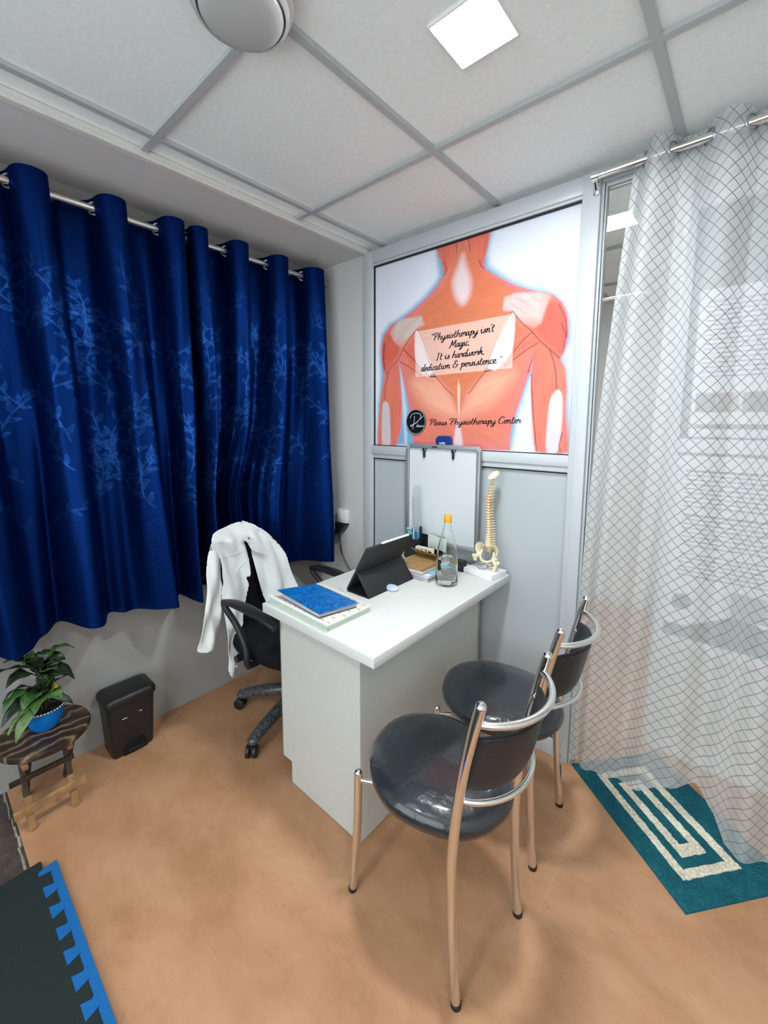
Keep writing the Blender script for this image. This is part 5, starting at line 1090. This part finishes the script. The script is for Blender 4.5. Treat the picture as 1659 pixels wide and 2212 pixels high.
# coat
ct = thing('white_coat', (-.09, -.69, .95), 'white long-sleeved coat draped over the back of the black office chair', 'coat')
def smooth_poly(p, n=3): return [(q.x, q.y) for q in spline(p, n, True)]
def cloth_panel(poly, xf, th=.004, step=.007, mats_=COATM, name='panel', mb=None):
    P = np.array(poly); y0, z0 = P.min(0)-step; y1, z1 = P.max(0)+step
    ny = int((y1-y0)/step)+2; nz = int((z1-z0)/step)+2
    Y, Z = np.meshgrid(y0+np.arange(ny)*step, z0+np.arange(nz)*step, indexing='ij'); S = sdf(Y, Z, poly)
    idx = -np.ones(Y.shape, int); keep = S < step*.75
    cells = keep[:-1, :-1] & keep[1:, :-1] & keep[1:, 1:] & keep[:-1, 1:]
    used = np.zeros(Y.shape, bool)
    for a, b_ in ((0, 0), (1, 0), (1, 1), (0, 1)): used[a:a+cells.shape[0], b_:b_+cells.shape[1]] |= cells
    # border vertices slide onto the outline
    near = used & (S > -step*.75); ii = np.argwhere(near)
    for i, j in ii:
        best = None; y, z = Y[i, j], Z[i, j]
        for k in range(len(poly)):
            ax, ay = poly[k]; bx, by = poly[(k+1) % len(poly)]; dx, dy = bx-ax, by-ay; L2 = dx*dx+dy*dy+1e-12
            t = min(max(((y-ax)*dx+(z-ay)*dy)/L2, 0), 1); d = (y-ax-t*dx)**2+(z-ay-t*dy)**2
            if best is None or d < best[0]: best = (d, ax+t*dx, ay+t*dy)
        if S[i, j] > 0 or best[0] < (step*.35)**2: Y[i, j], Z[i, j] = best[1], best[2]
    n = 0; V = []
    for i, j in np.argwhere(used): idx[i, j] = n; n += 1; V.append((xf(Y[i, j], Z[i, j]), Y[i, j], Z[i, j]))
    F = [(idx[i, j], idx[i+1, j], idx[i+1, j+1], idx[i, j+1]) for i, j in np.argwhere(cells)]
    m_ = mb or MB(); m_.add([tuple(v) for v in V], F); return m_
def fold(y, z): return .010*math.sin(52*y+6*math.sin(7*z))+.004*math.sin(95*y+9*z+1)+.003*math.sin(33*z+20*y)
def x_front(y, z):
    b_ = back_x(y, min(z, .92))
    edge = .05*math.exp(-((.955-z-.55*max(0, abs(y+.70)-.05)**1.3)/.02)**2)*0
    hang = .030+.035*max(0, min(1, (.80-z)/.3))
    rnd_ = -.045*max(0, (z-.885)/.07)**2
    return b_+hang+rnd_+fold(y, z)*(1 if z < .9 else .4)
def x_sleeve(y, z):
    yc = -.945+.0*z; return -.060-.02*(z-.5)+.030*math.cos(max(-1.4, min(1.4, (y-yc+(.86-z)*.12)*18)))+fold(y*1.3, z*.8)*.9
def cloth_obj(name, poly, xf, th=.0035, lab=None, parent=ct):
    m_ = cloth_panel(smooth_poly(poly), xf); o = build(name, m_, COATM, parent, 180)
    md = o.modifiers.new('thickness', 'SOLIDIFY'); md.thickness = th; md.offset = -1
    sb = o.modifiers.new('round', 'SUBSURF'); sb.levels = 1; sb.render_levels = 1
    return o
cloth_obj('front_panel', COAT['lf'], x_front)
cloth_obj('front_panel', COAT['rf'], x_front)
cloth_obj('collar', COAT['co'], lambda y, z: x_front(y, z)+.020-.10*(z-.86)*(z-.86))
cloth_obj('back_panel', COAT['bk'], lambda y, z: back_x(y, min(z, .92))-.035-.5*fold(y, z)+.05*max(0, (z-.88)/.07)**2)
cloth_obj('sleeve', COAT['sl'], x_sleeve, .004)
m_ = MB()
for (y, z) in ((-.845, .52), (-.862, .405), (-.872, .365)):
    m_.lathe([(0, 0), (.005, 0), (.0055, .001), (.005, .0022), (0, .0022)], (0, 0, 0), 12, Matrix.Translation((x_front(y, z)+.002, y, z)) @ Matrix.Rotation(PI/2, 4, 'Y'))
build('button', m_, mat('button_white', (.85, .85, .85), .3), ct, 40)
m_ = MB(); pth = [(-.745, .83), (-.78, .825), (-.82, .822), (-.86, .835)]; m_.tube([(x_front(y, z)+.002, y, z) for y, z in pth], .0016, 6)
pth = [(-.80, .745), (-.765, .76), (-.745, .775)]; m_.tube([(x_front(y, z)+.003, y, z) for y, z in pth], .0022, 6); build('seam', m_, COATM, ct, 60)

# ------------------------------------------------------------------ pedal bin
bn_ = thing('pedal_bin', (-.335, -1.195, 0), 'small black plastic pedal bin against the wall under the curtain', 'bin')
def rrect(cx, cy, hx, hy, r, n=5):
    out = []
    for sx, sy, a0 in ((1, 1, 0), (-1, 1, PI/2), (-1, -1, PI), (1, -1, 3*PI/2)):
        for k in range(n+1): a = a0+k*PI/2/n; out.append((cx+sx*(hx-r)+r*math.cos(a), cy+sy*(hy-r)+r*math.sin(a)))
    return out
def loft_rings(m_, rings, cap=True):
    n = len(rings[0]); V = [p for r in rings for p in r]; F = []
    for i in range(len(rings)-1):
        for k in range(n): F.append((i*n+k, i*n+(k+1) % n, (i+1)*n+(k+1) % n, (i+1)*n+k))
    if cap: F.append(tuple(range(n))[::-1]); F.append(tuple((len(rings)-1)*n+k for k in range(n)))
    m_.add(V, F)
BIN = mat('bin_black', (.014, .015, .017), .38, bump=.12, bscale=200)
m_ = MB(); loft_rings(m_, [[(x, y, z) for x, y in rrect(-.335, -1.197, hx, hy, .018)] for z, hx, hy in ((.0, .056, .078), (.008, .060, .082), (.12, .063, .087), (.235, .067, .093), (.242, .067, .093))]); bo = build('body', m_, BIN, bn_, 50)
m_ = MB(); loft_rings(m_, [[(x, y, z) for x, y in rrect(-.333, -1.197, hx, hy, r_)] for z, hx, hy, r_ in ((.236, .068, .094, .02), (.240, .073, .100, .022), (.258, .0745, .101, .024), (.268, .070, .096, .026), (.275, .058, .084, .028), (.279, .035, .06, .025))]); build('lid', m_, BIN, bn_, 50)
m_ = MB(); pts = [(-.046, .0), (-.046, .030), (-.034, .050), (-.014, .056), (.014, .056), (.034, .050), (.046, .030), (.046, 0)]
m_.prism([(-1.192+a, b_) for a, b_ in pts], -.2745, -.2715, lambda a, b_, h: (h, a, b_)); build('pedal_recess', m_, mat('recess_black', (.003, .003, .004), .7), bo)
m_ = MB(); m_.b(-.285, -.258, -1.222, -1.158, .016, .026, .003); build('pedal', m_, BIN, bn_, 40)
m_ = MB(); m_.box((-.2685, -1.228, .172), (.002, .018, .0022)); m_.box((-.2685, -1.165, .176), (.002, .010, .0025)); m_.ell((-.2685, -1.179, .183), (.001, .0015, .0015)); build('painted_glint', m_, PAPER, bo)  # white marks painted in place of glints on the bin front

# ------------------------------------------------------------------ stool, pot and plant
WD = wood_mat(); PALE = mat('pale_wood', (.34, .19, .085), .5, noise=.35, nscale=25); DARKW = mat('dark_wood', (.045, .026, .016), .5, noise=.4, nscale=25)
st = thing('wooden_stool', (-.24, -1.50, 0), 'small round-topped rustic wooden stool carrying the potted plant', 'stool')
m_ = MB(); m_.lathe([(0, .268), (.128, .268), (.139, .274), (.142, .286), (.138, .297), (0, .297)], (-.240, -1.497, 0), 48); build('top', m_, WD, st, 40)
def bar(m_, a, b_, w, h):
    a, b_ = Vector(a), Vector(b_); d = b_-a; M_ = d.to_track_quat('X', 'Z').to_matrix().to_4x4(); mm = MB(); mm.box((0, 0, 0), (d.length, w, h), .002)
    m_.add([(Matrix.Translation((a+b_)/2) @ M_) @ Vector(v) for v in mm.v], mm.f)
for y in (-1.567, -1.441):
    m_ = MB(); bar(m_, (-.150, y, 0.002), (-.172, y-.004, .12), .019, .019); build('leg', m_, PALE, st)
    m_ = MB(); bar(m_, (-.170, y-.004, .11), (-.245, y-.006, .268), .016, .018); build('leg', m_, DARKW, st)
    m_ = MB(); bar(m_, (-.345, y+.012, .002), (-.165, y+.010, .268), .018, .020); build('leg', m_, DARKW, st)
    m_ = MB(); bar(m_, (-.165, y-.008, .262), (-.125, y-.004, .255), .016, .02); build('peg', m_, mat('reddish_wood', (.30, .14, .09), .5), st)
m_ = MB(); bar(m_, (-.152, -1.612, .078), (-.150, -1.402, .088), .012, .028); build('crossbar', m_, PALE, st)
m_ = MB(); bar(m_, (-.335, -1.60, .075), (-.335, -1.40, .075), .012, .02); build('crossbar', m_, DARKW, st); m_ = MB(); bar(m_, (-.19, -1.58, .175), (-.19, -1.43, .175), .012, .018); build('crossbar', m_, DARKW, st)

pt_ = thing('flower_pot', (-.262, -1.490, .297), 'bright blue pot with a silver bead rim on the wooden stool', 'pot')
PX, PY, PZ = -.255, -1.488, .2972; PB = mat('bright_blue_pot', (.0, .165, .56), .28)
m_ = MB(); m_.lathe([(0, 0), (.036, 0), (.041, .004), (.052, .030), (.060, .062), (.062, .082), (.0585, .082), (.056, .062), (.048, .03), (0, .02)], (PX, PY, PZ), 40); build('bowl', m_, PB, pt_, 50)
m_ = MB(); m_.lathe([(0, .070), (.057, .068)], (PX, PY, PZ), 24); build('soil', m_, mat('dark_soil', (.02, .013, .009), .95, noise=.5, nscale=120), pt_)
for k in range(40):
    a = 2*PI*k/40; m_ = MB(); m_.ell((PX+.063*math.cos(a), PY+.063*math.sin(a), PZ+.0815), (.0048, .0048, .0048), 10, 7); build('bead', m_, mat('silver_bead', (.75, .75, .76), .15, metal=1.), pt_, 80)

LEAFM = []
def leaf_mat(name, c1, c2):
    m = bpy.data.materials.new(name); m.use_nodes = True; nt = m.node_tree; b = nt.nodes['Principled BSDF']
    tc = nt.nodes.new('ShaderNodeTexCoord'); n = nt.nodes.new('ShaderNodeTexNoise'); n.inputs['Scale'].default_value = 28; r = nt.nodes.new('ShaderNodeValToRGB')
    r.color_ramp.elements[0].position = .4; r.color_ramp.elements[1].position = .62; r.color_ramp.elements[0].color = (*c1, 1); r.color_ramp.elements[1].color = (*c2, 1)
    nt.links.new(tc.outputs['Object'], n.inputs['Vector']); nt.links.new(n.outputs['Fac'], r.inputs['Fac']); nt.links.new(r.outputs['Color'], b.inputs['Base Color']); b.inputs['Roughness'].default_value = .38
    return m
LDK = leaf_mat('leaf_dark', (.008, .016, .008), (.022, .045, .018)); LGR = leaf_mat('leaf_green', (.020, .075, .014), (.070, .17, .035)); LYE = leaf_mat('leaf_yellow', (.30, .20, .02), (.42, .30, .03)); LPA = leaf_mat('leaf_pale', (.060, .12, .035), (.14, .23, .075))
pln = thing('potted_plant', (PX, PY, PZ+.07), 'broad-leaved green plant with one yellowing leaf in the blue pot', 'plant')
def leaf(base, tip, wid, droop, m, twist=0.):
    base, tip = Vector(base), Vector(tip); d = tip-base; L = d.length; dn = d.normalized(); side = dn.cross(Vector((0, 0, 1)))
    side = side.normalized() if side.length > .05 else Vector((0, 1, 0)); side = Matrix.Rotation(twist, 4, dn) @ side; up = side.cross(dn)
    n_, w_ = 12, 6; V = []; F = []
    for i in range(n_+1):
        t = i/n_; c = base+d*t+Vector((0, 0, droop*4*t*(1-t))); hw = wid*.5*(math.sin(PI*t**.82))**.8*(1-.1*t)+.0008
        for j in range(w_+1):
            s_ = -1+2*j/w_; V.append(c+side*(hw*s_)+up*(.22*hw*abs(s_)+.004*math.sin(14*t+3*s_)*abs(s_)))
    for i in range(n_):
        for j in range(w_): a = i*(w_+1)+j; F.append((a, a+1, a+w_+2, a+w_+1))
    m_ = MB(); m_.add(V, F); o = build('leaf', m_, m, pln, 180); md = o.modifiers.new('t', 'SOLIDIFY'); md.thickness = .0012; return o
def stem(pts, r): m_ = MB(); m_.tube(spline(pts, 5), r, 8); build('stem', m_, mat('stem_green', (.05, .06, .025), .6), pln, 60)
B0 = (PX, PY, PZ+.065)
PLANT = [  # tip, width, droop, material, twist, attach height
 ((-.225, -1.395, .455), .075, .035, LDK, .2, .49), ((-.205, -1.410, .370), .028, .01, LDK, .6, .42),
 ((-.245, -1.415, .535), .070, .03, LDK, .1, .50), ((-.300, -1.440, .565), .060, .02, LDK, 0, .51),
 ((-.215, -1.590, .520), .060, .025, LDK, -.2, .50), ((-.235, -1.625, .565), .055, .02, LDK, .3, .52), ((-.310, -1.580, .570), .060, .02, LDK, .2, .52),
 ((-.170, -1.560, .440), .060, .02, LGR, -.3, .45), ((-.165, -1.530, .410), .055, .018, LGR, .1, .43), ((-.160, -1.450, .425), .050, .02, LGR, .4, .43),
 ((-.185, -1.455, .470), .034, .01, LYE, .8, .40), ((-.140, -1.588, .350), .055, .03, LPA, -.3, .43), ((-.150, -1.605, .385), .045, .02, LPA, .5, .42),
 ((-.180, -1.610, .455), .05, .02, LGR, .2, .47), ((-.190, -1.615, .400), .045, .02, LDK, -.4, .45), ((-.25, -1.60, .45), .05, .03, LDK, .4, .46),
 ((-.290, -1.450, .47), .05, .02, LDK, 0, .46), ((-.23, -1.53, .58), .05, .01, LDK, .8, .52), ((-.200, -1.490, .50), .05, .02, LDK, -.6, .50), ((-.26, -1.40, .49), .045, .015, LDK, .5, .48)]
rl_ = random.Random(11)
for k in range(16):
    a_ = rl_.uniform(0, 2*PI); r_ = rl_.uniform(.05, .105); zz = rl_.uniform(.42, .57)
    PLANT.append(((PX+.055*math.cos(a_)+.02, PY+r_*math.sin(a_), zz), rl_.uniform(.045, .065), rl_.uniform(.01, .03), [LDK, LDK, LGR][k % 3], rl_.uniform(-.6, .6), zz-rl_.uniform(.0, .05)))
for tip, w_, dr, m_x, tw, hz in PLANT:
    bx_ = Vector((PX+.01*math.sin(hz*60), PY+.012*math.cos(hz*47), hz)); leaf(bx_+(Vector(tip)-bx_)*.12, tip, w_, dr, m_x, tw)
for dx, dy, hh in ((0, 0, .53), (.012, -.012, .50), (-.01, .012, .52), (.016, .010, .45)):
    stem([(PX+dx*.4, PY+dy*.4, PZ+.065), (PX+dx*.9, PY+dy, .43), (PX+dx, PY+dy*1.2, hh)], .0042)

# ------------------------------------------------------------------ foam mat and rug
mt = thing('foam_floor_mat', (.3, -1.6, 0), 'dark grey interlocking foam mat with bright blue toothed border strip', 'mat')
FG = mat('foam_grey', (.020, .030, .030), .85, spec=.2, bump=.3, bscale=260); FB = mat('foam_blue', (.012, .135, .40), .8, spec=.2, bump=.3, bscale=260)
pitch = .0797; xs0 = .108; n_t = 14; yb_, ytip = -1.5895, -1.562; XE = xs0+pitch*n_t
line = [(.030, -1.574)]; 
for k in range(n_t):
    xc = xs0+pitch*k
    line += [(xc-.018+(.012 if k == 0 else 0)-.0, yb_), (xc-.026, ytip+.004-.0), (xc-.020, ytip), (xc+.020, ytip), (xc+.026, ytip-.004), (xc+.017, yb_)]
line[1] = (.078, yb_)
line = [(.030, -1.574), (.062, -1.576), (.064, yb_)]+line[1:]
g_poly = [(.020, -2.45), (.020, -1.576)]+line+[(XE-.04, yb_), (XE-.04, -2.45)]
m_ = MB(); m_.prism(g_poly, 0, .012); build('foam_tile', m_, FG, mt)
e_ = .0006
b_poly = [(.052, -1.5405), (.056, -1.574)]+[(x, y+e_) for x, y in line[2:]]+[(XE-.04, yb_+e_), (XE-.04, -1.5405)]
m_ = MB(); m_.prism(b_poly, 0, .0122); build('border_strip', m_, FB, mt)

rg = thing('bath_rug', (1.49, -.08, 0), 'teal green rug with cream rectangular rings at the doorway', 'rug')
RO = Vector((1.188, -.018)); RD = Vector((.775, -.632)); RN = Vector((.632, .775)); RL, RW = .555, .400
def rug():
    nu, nv = 420, 300
    a, b_ = np.meshgrid(np.linspace(0, RL, nu), np.linspace(0, RW, nv), indexing='ij')
    Wn = .0035*(vnoise(a*70, b_*70, 2)-.5); aa = a+Wn; bb = b_+.0035*(vnoise(a*70+9, b_*70, 8)-.5)
    def box(x0, x1, y0, y1): return np.maximum(np.maximum(x0-aa, aa-x1), np.maximum(y0-bb, bb-y1))
    r1 = np.abs(box(.085, .466, .082, .316)+.0)-.0
    o1 = box(.070, .481, .065, .282); i1 = box(.098, .452, .093, .250); o2 = box(.126, .419, .122, .218); i2 = box(.160, .380, .151, .187)
    m = np.where(((o1 < 0) & (i1 > 0)) | ((o2 < 0) & (i2 > 0)), 1., 0.)
    k = np.clip(1, 0, 1)
    teal = np.array([.014, .105, .135]); cream = np.array([.68, .62, .50])
    n = vnoise(a*260, b_*260, 1); n2 = vnoise(a*30, b_*30, 6)
    col = (teal*(1-m[..., None])+cream*m[..., None])*(1+((n-.5)*.55+(n2-.5)*.25)[..., None])
    ed = np.minimum(np.minimum(a, RL-a), np.minimum(b_, RW-b_)); z = .011*np.clip(ed/.008, 0, 1)**.5+.0022*(n-.5)+.001-.0015*(m < .5)
    z = np.maximum(z, .0008)
    X = RO.x+RD.x*a+RN.x*b_; Y = RO.y+RD.y*a+RN.y*b_
    V = np.stack([X-1.49, Y+.08, z], -1).reshape(-1, 3)
    rgba = np.concatenate([np.clip(col, 0, 1), np.ones(col.shape[:2]+(1,))], -1).reshape(-1, 4)
    return V, grid_faces(nu, nv), rgba
V, F, rgba = rug()
np_mesh('pile', V, F, attr_mat('rug_pile', 'Col', .95, .1), rg, {'Col': ('FLOAT_COLOR', rgba)})
m_ = MB(); c4 = [RO, RO+RD*RL, RO+RD*RL+RN*RW, RO+RN*RW]; m_.prism([tuple(p) for p in c4], 0, .0007); build('backing', m_, mat('rug_backing', (.01, .05, .07), .9), rg)

# ------------------------------------------------------------------ camera, world, view
cam = bpy.data.cameras.new('camera'); co = link(bpy.data.objects.new('camera', cam)); bpy.context.scene.camera = co
RMX = Matrix(((0.754743, -0.080435, 0.65107), (0.656013, 0.088055, -0.749595), (0.002963, 0.992863, 0.119225))).to_4x4()
co.matrix_world = Matrix.Translation((1.65381, -1.76219, 1.43144)) @ RMX
cam.sensor_fit = 'HORIZONTAL'; cam.sensor_width = 36; cam.lens = 36*913.994/1659; cam.shift_y = -85.589/1659; cam.clip_start = .02
w = bpy.data.worlds.new('world'); bpy.context.scene.world = w; w.use_nodes = True
w.node_tree.nodes['Background'].inputs[0].default_value = (.90, .97, 1.0, 1); w.node_tree.nodes['Background'].inputs[1].default_value = 1.7
sc_ = bpy.context.scene
sc_.view_settings.view_transform = 'Standard'; sc_.view_settings.look = 'None'; sc_.view_settings.exposure = 1.08; sc_.view_settings.gamma = 1.
sc_.view_settings.use_curve_mapping = False
sc_.cycles.max_bounces = 10; sc_.cycles.transparent_max_bounces = 16; sc_.cycles.transmission_bounces = 10
